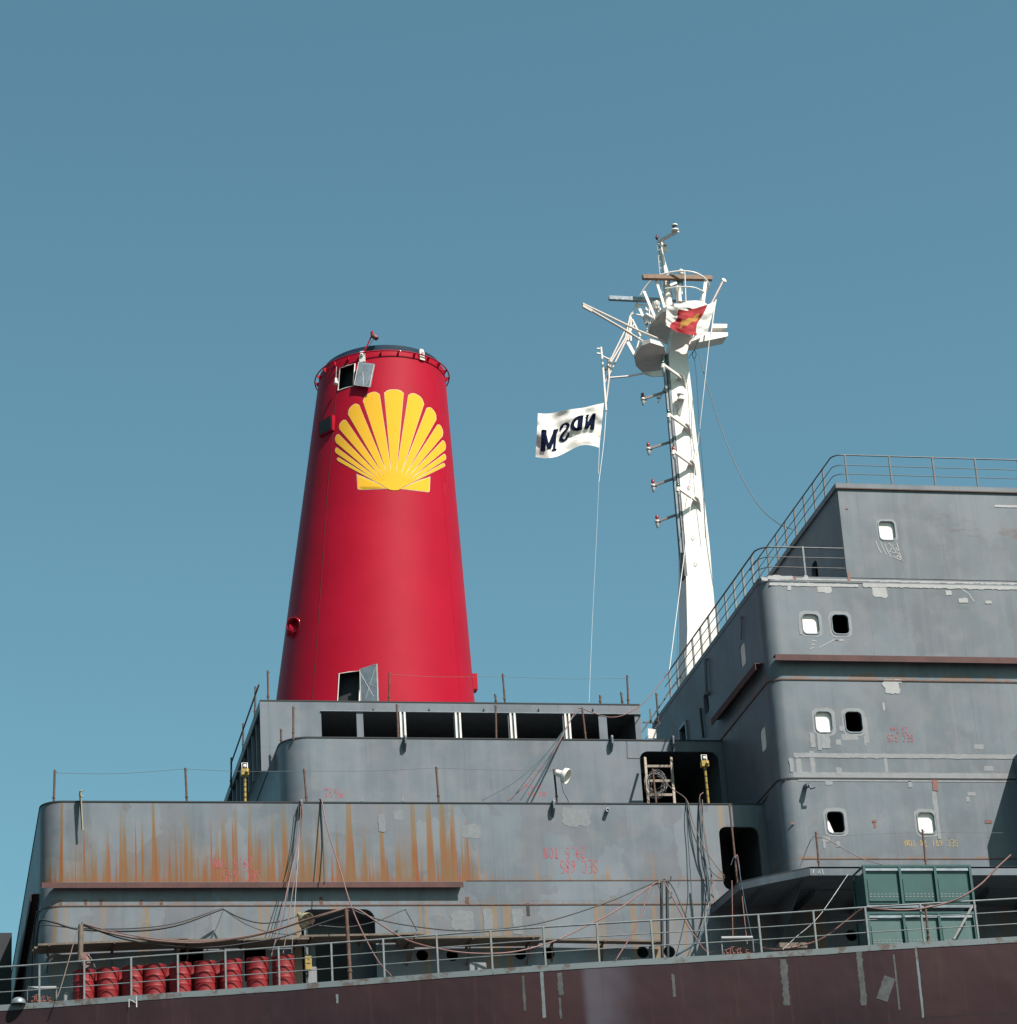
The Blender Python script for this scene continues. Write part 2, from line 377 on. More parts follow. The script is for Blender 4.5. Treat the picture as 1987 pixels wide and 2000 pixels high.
n = N('funnel_red'); a = n.noise(.5); b = n.noise(1.2, (1, 1, .3))
c = n.mix(n.ss(a, .3, .7), (.235, .0016, .0125), (.265, .0022, .0155)); c = n.mix(n.math('MULTIPLY', n.ss(b, .5, .75), .2), c, (.19, .004, .018))
n.col(c).set(Roughness=.6, Coat_Weight=.16, Coat_Roughness=.05); s_i = n.b.inputs['Specular IOR Level']; s_i.default_value = .08; n.bump(n.noise(.8, (1, 1, .6), detail=2), .25, .05); M['red'] = n.m
n = N('drum_red'); a = n.noise(2.5, detail=5); b = n.noise(9, detail=5, rough=.7)
oi = n.t.nodes.new('ShaderNodeObjectInfo'); c = n.mix(n.ss(a, .35, .65), (.16, .006, .010), (.21, .011, .014)); c = n.mix(n.math('MULTIPLY', oi.outputs['Random'], .45), c, (.095, .012, .014)); c = n.mix(n.math('MULTIPLY', n.ss(b, .62, .72), .5), c, (.09, .03, .022))
n.col(c).set(Roughness=.55, Specular_IOR_Level=.25); n.bump(a, .35, .02); M['drum'] = n.m
# hull plating: oxide red with a grey gleam put into the colour, scuffs and weld strips
n = N('hull_oxide'); big = n.noise(.22, detail=4); mid = n.noise(1.3, (1, 1, .6), detail=6, rough=.6)
c = n.mix(n.ss(big, .35, .7), (.0155, .0072, .0105), (.027, .0115, .0145)); c = n.mix(n.math('MULTIPLY', n.ss(mid, .45, .75), .35), c, (.030, .016, .020))
c = n.mix(n.math('MULTIPLY', n.ss(n.noise(1., (3, 3, .25), off=(3, 0, 0)), .55, .75), .3), c, (.020, .013, .016))
xa, xb = P(1140, 1930, Y=74).x, P(1245, 1930, Y=74).x
g = n.math('MULTIPLY', n.ss(n.math('ADD', n.x, n.math('MULTIPLY', mid, .12)), xa, xa + .25), n.ss(n.math('ADD', n.x, n.math('MULTIPLY', mid, .9)), xb + .7, xa + .7))
c = n.mix(n.math('MULTIPLY', g, .62), c, (.068, .066, .085))  # painted gleam: pale band across the plating
c = n.mix(n.math('MULTIPLY', n.ss(n.noise(4, detail=6, rough=.7), .68, .76), .25), c, (.035, .032, .036))
for ax_, per, off_ in ((n.x, 5.6, 1.3), (n.z, 2.4, .35)):
    q_ = n.math('PINGPONG', n.math('ADD', n.math('ADD', ax_, off_), n.math('MULTIPLY', mid, .02)), per / 2)
    c = n.mix(n.math('MULTIPLY', n.ss(q_, .03, .008), .7), c, (.012, .010, .014))
drip = n.noise(1., (8, 8, .3), detail=3, off=(13, 0, 0)); c = n.mix(n.math('MULTIPLY', n.ss(drip, .58, .70), .35), c, (.045, .020, .018))
n.col(c).set(Roughness=.6, Specular_IOR_Level=.15); n.bump(n.noise(.8, detail=2), .5, .08); M['hull'] = n.m
n = N('hull_edge_grey'); mid = n.noise(2.2, detail=6, rough=.7)
n.col(n.mix(n.ss(mid, .5, .62), (.085, .105, .115), (.055, .038, .032))).set(Roughness=.6); M['edge'] = n.m
n = N('flag_cloth'); n.col((.52, .50, .475)).set(Roughness=.9); 
M['flagwhite'] = n.m
n.bump(n.noise(2.0, (1, 1, 1.4), detail=2, dist=1.0), .6, .03)
M['flagred'] = plain('flag_red_cloth', (.42, .003, .012), .85, var=.08); M['flagyellow'] = plain('flag_gold_cloth', (.50, .24, .02), .85, var=.1)
n = N('water'); n.col((.02, .035, .04)).set(Roughness=.12); n.bump(n.noise(.8, detail=4), .5, .3); M['water'] = n.m
M['quay'] = plain('quay_concrete', (.07, .068, .065), .85, scale=.3)

# ------------------------------------------------------------------ ground
g = MB(); g.box(-4000, 4000, 60, 6000, -6.0, -5.5); tag(g.build('water', M['water']), kind='structure')
g = MB(); g.box(-4000, 4000, -4000, 60, -6.0, 0.0); tag(g.build('quay_ground', M['quay']), kind='structure')

# ------------------------------------------------------------------ wall builder
def rrect(u0, u1, v0, v1, r, n=5):
    r = min(r, (u1 - u0) / 2.01, (v1 - v0) / 2.01); out = []
    for cx, cy, a0 in ((u1 - r, v1 - r, 0), (u0 + r, v1 - r, 90), (u0 + r, v0 + r, 180), (u1 - r, v0 + r, 270)):
        for k in range(n + 1):
            a = R(a0 + 90 * k / n); out.append((cx + r * math.cos(a), cy + r * math.sin(a)))
    return out
def circ(u, v, r, n=20): return [(u + r * math.cos(2 * math.pi * k / n), v + r * math.sin(2 * math.pi * k / n)) for k in range(n)]

def wall(mb, outline, holes, fn, depth, nrm):
    """outline/holes in (u,v); fn maps to 3D; reveals run `depth` along nrm (inwards)."""
    loops = [[Vector((u, v, 0)) for u, v in outline]] + [[Vector((u, v, 0)) for u, v in h] for h in holes]
    tri = tessellate_polygon(loops); flat = [p for l in loops for p in l]
    mb.add([fn(p.x, p.y) for p in flat], [tuple(t) for t in tri])
    nv = Vector(nrm) * depth
    for h in holes:
        k = len(h); a = [fn(u, v) for u, v in h]; b = [p + nv for p in a]
        mb.add(a + b, [(i, (i + 1) % k, (i + 1) % k + k, i + k) for i in range(k)])

def pxrect(x0, x1, y0, y1, Y, r):
    a = P(x0, (y0 + y1) / 2, Y=Y).x; b = P(x1, (y0 + y1) / 2, Y=Y).x
    c_ = P((x0 + x1) / 2, y1, Y=Y).z; d = P((x0 + x1) / 2, y0, Y=Y).z
    return rrect(a, b, c_, d, r)

def corner(mb, xc, yc, r, z0, z1, n=14):   # quarter round from front (-Y) to aft (-X) face
    v = []; f = []
    for k in range(n + 1):
        a = R(270 - 90 * k / n); x = xc + r * math.cos(a); y = yc + r * math.sin(a); v += [(x, y, z0), (x, y, z1)]
    for k in range(n): f.append((2 * k, 2 * k + 1, 2 * k + 3, 2 * k + 2))
    mb.add(v, f, 0, True)

def house(o, mat, xl, xr, yf, yb, z0, z1, rad, holes, aftholes=(), name='wall', th=.05):
    m = MB()
    wall(m, [(xl + rad, z0), (xr, z0), (xr, z1), (xl + rad, z1)], holes, lambda u, v: Vector((u, yf, v)), th, (0, 1, 0))
    if rad > 0: corner(m, xl + rad, yf + rad, rad, z0, z1)
    wall(m, [(yf + rad, z0), (yb, z0), (yb, z1), (yf + rad, z1)], list(aftholes), lambda u, v: Vector((xl, u, v)), th, (1, 0, 0))
    m.add([(xl, yb, z0), (xr, yb, z0), (xr, yb, z1), (xl, yb, z1)], [(0, 1, 2, 3)])
    m.add([(xr, yf, z0), (xr, yb, z0), (xr, yb, z1), (xr, yf, z1)], [(0, 1, 2, 3)])
    return m.build(name, mat, o)

def plan(xl, xr, yf, yb, rad, n=10, d=0.0):
    p = [(xr, yf - d), (xr, yb), (xl - d, yb)]
    for k in range(n + 1):
        a = R(180 + 90 * k / n); p.append((xl + rad + (rad + d) * math.cos(a), yf + rad + (rad + d) * math.sin(a)))
    return p

def band(o, name, mat, xl, xr, yf, yb, rad, z0, z1, d, d0=-.01, closed=True):
    """strip following the front and aft faces, standing d proud"""
    m = MB(); path = [(xr, yf, 0, -1), (xl + rad, yf, 0, -1)]
    for k in range(1, 10):
        a = R(270 - 90 * k / 10); path.append((xl + rad + rad * math.cos(a), yf + rad + rad * math.sin(a), math.cos(a), math.sin(a)))
    path += [(xl, yf + rad, -1, 0), (xl, yb, -1, 0)]
    v = []; f = []
    for x, y, nx, ny in path:
        v += [(x - nx * .004, y - ny * .004, z0), (x + nx * d, y + ny * d, z0), (x + nx * d, y + ny * d, z1), (x - nx * .004, y - ny * .004, z1)]
    for i in range(len(path) - 1):
        for k in range(4): f.append((i * 4 + k, i * 4 + (k + 1) % 4, (i + 1) * 4 + (k + 1) % 4, (i + 1) * 4 + k))
    f += [(0, 1, 2, 3)]
    m.add(v, f); return m.build(name, mat, o)

# ------------------------------------------------------------------ lettering: strokes laid on a surface
GL = {
 'S': [[(.58, .86), (.42, 1), (.15, .97), (.04, .78), (.16, .58), (.42, .46), (.55, .25), (.40, .03), (.12, .02), (.0, .17)]],
 'E': [[(.5, 1), (.05, .98), (.03, .02), (.52, .0)], [(.05, .52), (.42, .5)]],
 'C': [[(.56, .86), (.36, 1), (.1, .84), (.02, .5), (.1, .14), (.34, 0), (.56, .14)]],
 'T': [[(.0, 1), (.6, .98)], [(.3, 1), (.28, 0)]],
 'O': [[(.3, 1), (.05, .8), (.02, .3), (.28, 0), (.54, .25), (.56, .75), (.3, 1)]],
 'N': [[(.03, 0), (.05, 1), (.52, .02), (.55, 1)]],
 'n': [[(.05, 0), (.06, .5)], [(.06, .4), (.3, .52), (.4, .35), (.42, 0)]],
 'o': [[(.25, .5), (.05, .35), (.1, .05), (.3, 0), (.42, .25), (.25, .5)]],
 '1': [[(.25, 1), (.25, 0)]],
 '2': [[(.03, .8), (.25, 1), (.5, .82), (.42, .5), (.03, .03), (.55, .0)]],
 '3': [[(.05, .9), (.3, 1), (.5, .8), (.25, .53), (.5, .3), (.3, .0), (.02, .1)]],
 '4': [[(.4, 0), (.42, 1), (.02, .35), (.55, .35)]],
 '5': [[(.5, 1), (.1, 1), (.06, .56), (.35, .6), (.52, .3), (.3, 0), (.03, .08)]],
 '6': [[(.48, .95), (.15, .7), (.03, .3), (.25, 0), (.5, .2), (.4, .48), (.08, .35)]],
 '7': [[(.02, 1), (.55, .98), (.2, 0)], [(.15, .5), (.48, .5)]],
 '8': [[(.28, .52), (.06, .75), (.28, 1), (.5, .77), (.28, .52), (.03, .24), (.28, 0), (.53, .24), (.28, .52)]],
 '9': [[(.5, .62), (.25, .45), (.05, .72), (.28, 1), (.5, .75), (.42, .3), (.15, 0)]],
 ',': [[(.2, .1), (.1, -.15)]], 'F': [[(.5, 1), (.05, .98), (.03, 0)], [(.05, .52), (.42, .5)]],
}
def ribbon(mb, pts, wd, surf):
    pts = [Vector((p[0], p[1])) for p in pts]; v = []; f = []
    for i, p in enumerate(pts):
        d = pts[min(i + 1, len(pts) - 1)] - pts[max(i - 1, 0)]; d = d.normalized(); q = Vector((-d.y, d.x)) * wd / 2
        v += [surf(*(p + q)), surf(*(p - q))]
    for i in range(len(pts) - 1): f.append((2 * i, 2 * i + 1, 2 * i + 3, 2 * i + 2))
    mb.add(v, f)
def text_on(mb, s, surf, u0, v0, h, adv, wd, jit=.014, smoothn=3):
    u = u0
    for ch in s:
        for st in GL.get(ch, []):
            ps = [(u + x * h * adv * 1.2 + random.uniform(-jit, jit) * h, v0 + y * h + random.uniform(-jit, jit) * h) for x, y in st]
            ps3 = smooth([Vector((a, b, 0)) for a, b in ps], smoothn)
            ribbon(mb, [(q.x, q.y) for q in ps3], wd, surf)
        u += h * adv
def wall_text(parent, lines, mat, Y, name='painted_marking', off=.004):
    """lines: (string, px right end, px left end, py top of strokes as seen, py bottom) painted upside down"""
    mb = MB()
    for s, xr, xl, yt, yb in lines:
        # rotated by 180 degrees: text starts at the right, its foot is up
        A = P(xr, yt, Y=Y); B = P(xl, yb, Y=Y); h = A.z - B.z; wd = (A.x - B.x)
        adv = wd / (len(s) * h)
        surf = lambda u, v, A=A: Vector((A.x - u, Y - off, A.z - v))
        text_on(mb, s, surf, 0, 0, h, adv, .024 if h > .2 else .018)
    return mb.build(name, mat, parent)

PCNT = [0]
def blob_patch(mb, x0, x1, y0, y1, Y, rag=.3, n=22, off=.003, seed=0, square=.7):
    """ragged brush patch on a wall at Y given by its pixel box"""
    xm, ym = (x0 + x1) / 2, (y0 + y1) / 2; xa_, xb_ = P(x0, ym, Y=Y).x, P(x1, ym, Y=Y).x; za_, zb_ = P(xm, y1, Y=Y).z, P(xm, y0, Y=Y).z; cx, cz = (xa_ + xb_) / 2, (za_ + zb_) / 2; hx, hz = abs(xb_ - xa_) / 2, abs(zb_ - za_) / 2
    rnd = random.Random(seed + int(x0 * 7 + y0 * 13)); pts = []
    if off: PCNT[0] += 1; off = off + .0011 * (PCNT[0] % 9)
    m = max(n, int(8 * (hx + hz) / .10)); m = min(m, 420)
    per = []
    tot = 4 * (hx + hz)
    for k in range(m):
        t = k / m * tot
        if t < 2 * hx: p = (-hx + t, -hz)
        elif t < 2 * hx + 2 * hz: p = (hx, -hz + t - 2 * hx)
        elif t < 4 * hx + 2 * hz: p = (hx - (t - 2 * hx - 2 * hz), hz)
        else: p = (-hx, hz - (t - 4 * hx - 2 * hz))
        s = rag * min(hx, hz); q = Vector(p) * (1 - .04)
        nv = noise.noise(Vector((p[0] * 3.1 + seed, p[1] * 3.1, x0))) * s * 1.3 + noise.noise(Vector((p[0] * 11 + seed, p[1] * 11, x0))) * s * .8 + rnd.uniform(-.3, .3) * s * .4
        ax, az = abs(p[0]) / max(hx, 1e-6), abs(p[1]) / max(hz, 1e-6)
        if ax >= az: q.x += math.copysign(nv, p[0])
        else: q.y += math.copysign(nv, p[1])
        pts.append(Vector((cx + q.x, Y - off, cz + q.y)))
    mb.add(pts, [tuple(t) for t in tessellate_polygon([pts])])

# ================================================================== HULL
edge_px = [(-60, 1966), (20, 1962), (146, 1953), (320, 1940), (500, 1928), (750, 1909), (1000, 1890), (1250, 1874), (1500, 1860), (1720, 1845), (1943, 1832), (2080, 1824)]
EDGE = [P(x, y, Z=ZD) for x, y in edge_px]
EDGE = smooth(EDGE, 4)
def edge_at(px):
    best = None
    for i in range(len(EDGE) - 1):
        a, b = EDGE[i], EDGE[i + 1]
        A, B = proj(a), proj(b)
        if A[0] <= px <= B[0]:
            t = (px - A[0]) / (B[0] - A[0]); return a.lerp(b, t)
    return EDGE[0] if px < 100 else EDGE[-1]
def proj(p):
    c_ = MW.T @ (np.array(p) - CAM); return (CX - FPX * c_[0] / c_[2], CY + FPX * c_[1] / c_[2])
hull = thing('ship_hull', (15, 80, 0), 'dark oxide red steel hull plating of the ship along the bottom of the view', 'ship hull')
m = MB(); v = []; f = []
lv = [(0.0, 0), (-.7, .0), (-1.6, .02), (-6, .4), (-27, 4)]
for p in EDGE:
    for dz, dy in lv: v.append((p.x, p.y + dy, p.z - .15 + dz))
k = len(lv)
for i in range(len(EDGE) - 1):
    for j in range(k - 1): f.append((i * k + j, i * k + j + 1, (i + 1) * k + j + 1, (i + 1) * k + j))
m.add(v, f, 0, True); m.build('shell_plating', M['hull'], hull)
m = MB(); v = []; f = []
for i, p in enumerate(EDGE):
    wob = .018 * noise.noise(Vector((p.x * 1.5, 0, 0)))
    v += [(p.x, p.y - .012, p.z - .16 + wob), (p.x, p.y - .012, p.z), (p.x, p.y + .25, p.z)]
for i in range(len(EDGE) - 1):
    f += [(3 * i, 3 * i + 1, 3 * i + 4, 3 * i + 3), (3 * i + 1, 3 * i + 2, 3 * i + 5, 3 * i + 4)]
m.add(v, f); m.build('sheer_strake_edge', M['edge'], hull)
m = MB(); pts = [(p.x, p.y + .02) for p in EDGE] + [(40, 110), (-2, 110)]
m.prism(pts, ZD - .12, ZD - .03); m.build('main_deck', M['deck'], hull)
def patches(lst, name, mat, parent, Y, rag, seed, off=.003):
    for b in lst:
        q = MB(); blob_patch(q, *b, Y, rag(b) if callable(rag) else rag, seed=seed, off=off); q.build(name, mat, parent)
def hull_y(x, z):
    y = np.interp(x, [p.x for p in EDGE], [p.y for p in EDGE]); d = ZD - .15 - z
    return float(y + np.interp(d, [0, .7, 1.6, 6], [0, 0, .02, .4]))
def hull_patch(x0, x1, y0, y1, name, mat, rag=.3, rot=0, off=.006):
    e = edge_at((x0 + x1) / 2); mb = MB()
    blob_patch(mb, x0, x1, y0, y1, e.y, rag, off=0, n=60)
    if rot:
        c_ = sum(mb.v, Vector()) / len(mb.v)
        mb.v = [c_ + Matrix.Rotation(R(rot), 3, 'Y') @ (q - c_) for q in mb.v]
    for q in mb.v: q.y = hull_y(q.x, q.z) - .006
    return mb.build(name, mat, hull)
for a in ((1022, 1026, 1905, 1975), (1091, 1099, 1900, 1945), (1314, 1319, 1902, 1948), (1529, 1539, 1872, 1965), (1679, 1688, 1853, 1965), (1093, 1097, 1948, 1990), (1751, 1754, 1862, 1975)):
    hull_patch(*a, 'weld_primer_strip', M['scuff'], .8)
hull_patch(1795, 1799, 1842, 1990, 'staging_weld', M['edge'], .3)
hull_patch(1721, 1742, 1906, 1955, 'square_primer_patch', M['scuff'], .12, 24)
hull_patch(1058, 1064, 1893, 1990, 'staging_weld', M['edge'], .3)
hull_patch(657, 661, 1942, 1960, 'bare_spot', M['edge'], .8)
mb = MB()
e = edge_at(262); surf = lambda u, vv: Vector((P(252, 1952, Y=e.y).x + u, e.y - .03, P(252, 1968, Y=e.y).z + vv))
ribbon(mb, [(0, 0), (0.0, .22), (.1, .17), (.17, .12)], .02, surf); ribbon(mb, [(.2, .3), (.2, 0)], .03, surf)
mb.build('chalk_mark', M['whitetext'], hull)

# ================================================================== LOWER HOUSE
YB1 = YA + 24
h1 = thing('deckhouse', (15, YA, ZD), 'lowest grey deckhouse tier with heavy orange rust streaks running down its wall', 'deckhouse')
holes = [pxrect(590, 735, 1776, 1935, YA, .30),
         pxrect(1409, 1487, 1615, 1738, YA, .22), pxrect(352, 398, 1846, 1918, YA, .05), pxrect(478, 520, 1848, 1918, YA, .05)]
for (x, y) in ((825, 1866), (884, 1866), (1017, 1863), (1072, 1862), (1256, 1860), (1308, 1859), (1664, 1827)):
    q = P(x, y, Y=YA); holes.append(circ(q.x, q.z, .175))
house(h1, M['lower'], XL, 33.5, YA, YB1, ZD - .05, Z1, .62, holes, th=.12)
m = MB(); m.prism(plan(XL, 33.5, YA, YB1, .62, d=-.02), Z1 - .10, Z1 - .06); m.build('roof_deck', M['deck'], h1)
band(h1, 'top_rim', M['dark'], XL, XB - .01, YA, YB1, .62, Z1 - .035, Z1, .02)
zl = P(500, 1734.5, Y=YA - .2).z
m = MB(); xr_ = P(905, 1730, Y=YA - .2).x
m.box(XL + .02, xr_, YA - .24, YA - .003, zl + .14, zl + .158); m.box(XL + .02, xr_, YA - .24, YA - .222, zl - .0, zl + .14)
m.build('rain_ledge', M['maroon'], h1)
m = MB(); m.box(XL - .24, XL - .003, YA + .75, YA + 20, zl + .10, zl + .118); m.box(XL - .24, XL - .222, YA + .75, YA + 20, zl - .10, zl + .10)
m.build('rain_ledge', M['maroon'], h1)
band(h1, 'weld_bead', M['rustbar'], XL, 24.0, YA, YB1, .62, P(900, 1767.5, Y=YA).z - .015, P(900, 1767.5, Y=YA).z + .012, .018)
m = MB(); q = P(1100, 1720, Y=YA); m.box(P(912, 1722, Y=YA).x, P(1415, 1718, Y=YA).x, YA - .012, YA - .002, q.z - .01, q.z + .012); m.build('weld_bead', M['rustbar'], h1)
m = MB()
for k in range(9): m.box(XL - .05 - .002, XL - .002, YA + 1.4 + k * .75, YA + 1.46 + k * .75, ZD, zl - .2)
m.build('wall_stiffener', M['mid'], h1)
# lifting lugs
def lug(parent, px, py, Y, s=1.0):
    a = P(px, py, Y=Y); mb = MB(); t = .025
    outl = [(0, .05), (-.20 * s, .05), (-.24 * s, -.02), (-.22 * s, -.22), (-.16 * s, -.30), (0, -.42)]
    mb.plate([Vector((a.x - t, Y + u - .002, a.z + w_)) for u, w_ in outl], (2 * t, 0, 0))
    mb.lathe((a.x - .035, Y - .13 * s, a.z - .13), [(.05, 0), (.075, 0), (.075, .07), (.05, .07), (.05, 0)], 12, (1, 0, 0))
    mb.build('lifting_lug', M['mid'], parent)
for px in (587, 1079, ): lug(h1, px, 1569, YA)
m = MB(); a = P(1185, 1585, Y=YA); m.lathe(a, [(.035, .01), (.035, -.17), (.062, -.17), (.062, .01)], 14, (0, 1, 0)); m.build('pipe_stub', M['greymetal'], h1)
wall_text(h1, [('SEC 685', 1166, 1092, 1681, 1705), ('29,5 TON', 1142, 1060, 1656, 1677)], M['redtext'], YA)
wall_text(h1, [('SEC 685', 508, 432, 1700, 1722), ('29,5 TON', 492, 415, 1677, 1696)], M['redtext'], YA)
wall_text(h1, [('TON', 1232, 1212, 1870, 1875)], M['whitetext'], YA)
m = MB(); a = P(1028, 1765, Y=YA); m.box(a.x, a.x + .09, YA - .012, YA - .002, a.z - .36, a.z); m.build('clip_plate', M['dark'], h1)
patches([(x, x + 5, 1758, 1770) for x in (116, 165, 195, 273, 313)] + [(x, x + 6, 1752, 1768) for x in (625, 910)], 'rust_scar', M['rustbar'], h1, YA, .6, 0)
M['faint'] = plain('faint_primer', (.185, .200, .222), .5, var=.16, scale=7)
patches([(740, 752, 1590, 1625), (770, 788, 1582, 1600), (905, 940, 1612, 1636), (1100, 1150, 1580, 1612), (885, 925, 1780, 1815), (1002, 1020, 1775, 1825), (945, 962, 1775, 1815)], 'roller_patch', M['faint'], h1, YA, .45, 4)
m = MB(); a = P(570, 1900, Y=YA).x; b = P(760, 1900, Y=YA).x; m.box(a, b, YA + 1.5, YA + 1.6, ZD, P(660, 1770, Y=YA).z + .3)
m.build('recess_wall', M['mid'], h1)
m = MB(); q0, q1 = P(617, 1850, Y=YA + 1.48), P(680, 1930, Y=YA + 1.48); m.box(q0.x, q1.x, YA + 1.47, YA + 1.498, ZD, q0.z + .1); m.build('doorway', M['dark'], h1)  # flat dark plate that paints the shade of an open doorway
m = MB(); m.box(b - .1, b, YA + .13, YA + 1.49, ZD, P(660, 1770, Y=YA).z + .3); m.box(a, a + .1, YA + .13, YA + 1.49, ZD, P(660, 1770, Y=YA).z + .3); m.box(a, b, YA + .13, YA + 1.49, P(660, 1776, Y=YA).z + .02, P(660, 1770, Y=YA).z + .3); m.build('recess_lining', M['mid'], h1)
# inner rooms seen through the openings: floors and partitions
m = MB(); m.box(12, 33, YA + 4, YA + 4.1, ZD, Z1 - .1); m.box(11.4, 11.5, YA + .15, YA + 4, ZD, Z1 - .15); m.build('inner_bulkhead', M['mid'], h1)

# ================================================================== MIDDLE HOUSE
X2 = P(551, 1460, Y=YB).x; YB2 = YB + 20
h2 = thing('deckhouse', (17, YB, Z1), 'middle grey deckhouse tier with rounded corner and wide dark opening beside the tower', 'deckhouse')
house(h2, M['mid'], X2, XB - .01, YB, YB2, Z1 - .06, Z2, .85, [pxrect(1254, 1409, 1468, 1600, YB, .28)], th=.10)
m = MB(); m.prism(plan(X2, XB - .02, YB, YB2, .85, d=-.02), Z2 - .10, Z2 - .06); m.build('roof_deck', M['deck'], h2)
band(h2, 'top_rim', M['dark'], X2, XB - .012, YB, YB2, .85, Z2 - .04, Z2, .018)
m = MB(); a = P(1247, 1500, Y=YB); m.box(a.x - .05, a.x, YB + .12, YB + 7, Z1, Z2 - .12); m.build('inner_bulkhead', M['mid'], h2)
m = MB(); a = P(1224, 1445, Y=YB); b_ = P(1225, 1482, Y=YB); c_ = P(1252, 1482, Y=YB)
ribw = .018
m.add([(a.x, YB - .006, a.z), (a.x + ribw, YB - .006, a.z), (b_.x + ribw, YB - .006, b_.z), (b_.x, YB - .006, b_.z)], [(0, 1, 2, 3)])
m.add([(b_.x, YB - .006, b_.z), (c_.x, YB - .006, b_.z), (c_.x, YB - .006, b_.z + .02), (b_.x, YB - .006, b_.z + .02)], [(0, 1, 2, 3)])
m.build('weld_seam', M['dark'], h2)
lug(h2, 790, 1443, YB); lug(h2, 1193, 1443, YB); lug(h2, 1312, 1444, YB)
wall_text(h2, [('SEC 715', 670, 634, 1550, 1558), ('17 Ton', 662, 632, 1540, 1548)], M['redtext'], YB)
wall_text(h2, [('SEC 715', 1067, 1030, 1547, 1555), ('17 Ton', 1058, 1026, 1533, 1541)], M['redtext'], YB)
m = MB()
for x in (706, 786):
    m = MB()
    a = P(x, 1565, Y=YB - .6); m.add([a + Vector((-.02, 0, 0)), a + Vector((.06, 0, 0)), a + Vector((.02, 0, .2)), a + Vector((-.02, .04, 0)), a + Vector((.06, .04, 0)), a + Vector((.02, .04, .2))], [(0, 1, 2), (3, 4, 5), (0, 1, 4, 3), (1, 2, 5, 4), (0, 2, 5, 3)]); m.build('weld_fin', M['greymetal'], h2)
m = MB(); a = P(607, 1565, Y=YB - 1.5); b_ = P(700, 1565, Y=YB - 1.5)
for s_, e_ in ((a, b_),):
    m.plate([Vector((a.x, a.y, Z1)), Vector((b_.x, a.y, Z1)), Vector((b_.x, a.y, Z1 + .18)), Vector((b_.x - .2, a.y, Z1 + .12)), Vector((b_.x - .25, a.y, Z1 + .1)), Vector((a.x + .25, a.y, Z1 + .1)), Vector((a.x + .2, a.y, Z1 + .12)), Vector((a.x, a.y, Z1 + .2))], (0, .03, 0))
tag(m.build('steel_beam', M['greymetal']), 'grey steel beam lying on the lower roof left of the small red lettering', 'steel beam')

# ================================================================== UPPER HOUSE
X3 = P(508, 1400, Y=YC).x; X3r = P(1252, 1405, Y=YC).x; YB3 = YC + 15
h3 = thing('deckhouse', (18, YC, Z2), 'topmost grey deckhouse tier with a row of open dark bays under the red funnel', 'deckhouse')
zb = P(900, 1391, Y=YC).z
bays = [(628, 697), (710, 779), (792, 887), (901, 993), (1009, 1100), (1115, 1170), (1186, 1241)]
hs = []
for a, b in bays:
    x0 = P(a, 1415, Y=YC).x; x1 = P(b, 1415, Y=YC).x
    hs.append([(x0, Z2 - .5), (x1, Z2 - .5), (x1, zb), (x0, zb)])
m = MB()
wall(m, [(X3, Z2 - .6), (X3r, Z2 - .6), (X3r, Z3), (X3, Z3)], hs, lambda u, v_: Vector((u, YC, v_)), .09, (0, 1, 0))
m.add([(X3r, YC, Z2 - .1), (X3r, YB3, Z2 - .1), (X3r, YB3, Z3), (X3r, YC, Z3)], [(0, 1, 2, 3)])
m.add([(X3, YB3, Z2 - .1), (X3r, YB3, Z2 - .1), (X3r, YB3, Z3), (X3, YB3, Z3)], [(0, 1, 2, 3)])
m.build('wall', M['mid'], h3)
m = MB(); xa = P(626, 1391, Y=YC).x; m.box(xa, X3r, YC - .05, YC - .002, zb - .025, zb); m.build('fascia_lip', M['greymetal'], h3)
m = MB()
zc = .28
for k in range(9): m.box(X3 + .05, X3 + .15, YC + .35 + k * 1.1, YC + .45 + k * 1.1, Z2 - .1, Z3 - zc)
m.box(X3 + .6, X3 + .62, YC + .1, YB3, Z2 - .1, Z3 - .1); m.build('aft_stiffener', M['mid'], h3)
m = MB(); m.box(X3, X3 + .04, YC + .002, YB3, Z3 - zc, Z3 - .001); m.build('aft_fascia', M['mid'], h3)
m = MB(); m.box(X3 + .01, X3r - .01, YC + .02, YB3 - .01, Z3 - .10, Z3 - .04); m.build('roof_deck', M['deck'], h3)
m = MB(); m.box(X3, X3r, YC - .012, YC - .002, Z3 - .03, Z3 + .01); m.build('top_rim', M['dark'], h3)
m = MB(); m.box(X3 + .7, X3r - .1, YC + 9, YC + 9.1, Z2 - .1, Z3 - .1); m.build('inner_bulkhead', M['dark'], h3)  # coloured near black so the open bays read as deep shade
for a in (781, 889, 996, 1103):
    x0 = P(a, 1415, Y=YC).x; m = MB()
    m.box(x0, x0 + .06, YC - .05, YC - .003, Z2, zb - .03); m.box(x0 + .13, x0 + .19, YC - .05, YC - .003, Z2, zb - .03)
    m.build('channel_pillar', M['offwhite'], h3)
m = MB()
for a in (729, 838, 945, 1052, 1158):
    m = MB()
    q = P(a, 1388, Y=YC); m.plate([q + Vector((-.03, -.004, 0)), q + Vector((.03, -.004, 0)), q + Vector((0, -.004, .08))], (0, -.03, 0)); m.build('fascia_clip', M['dark'], h3)

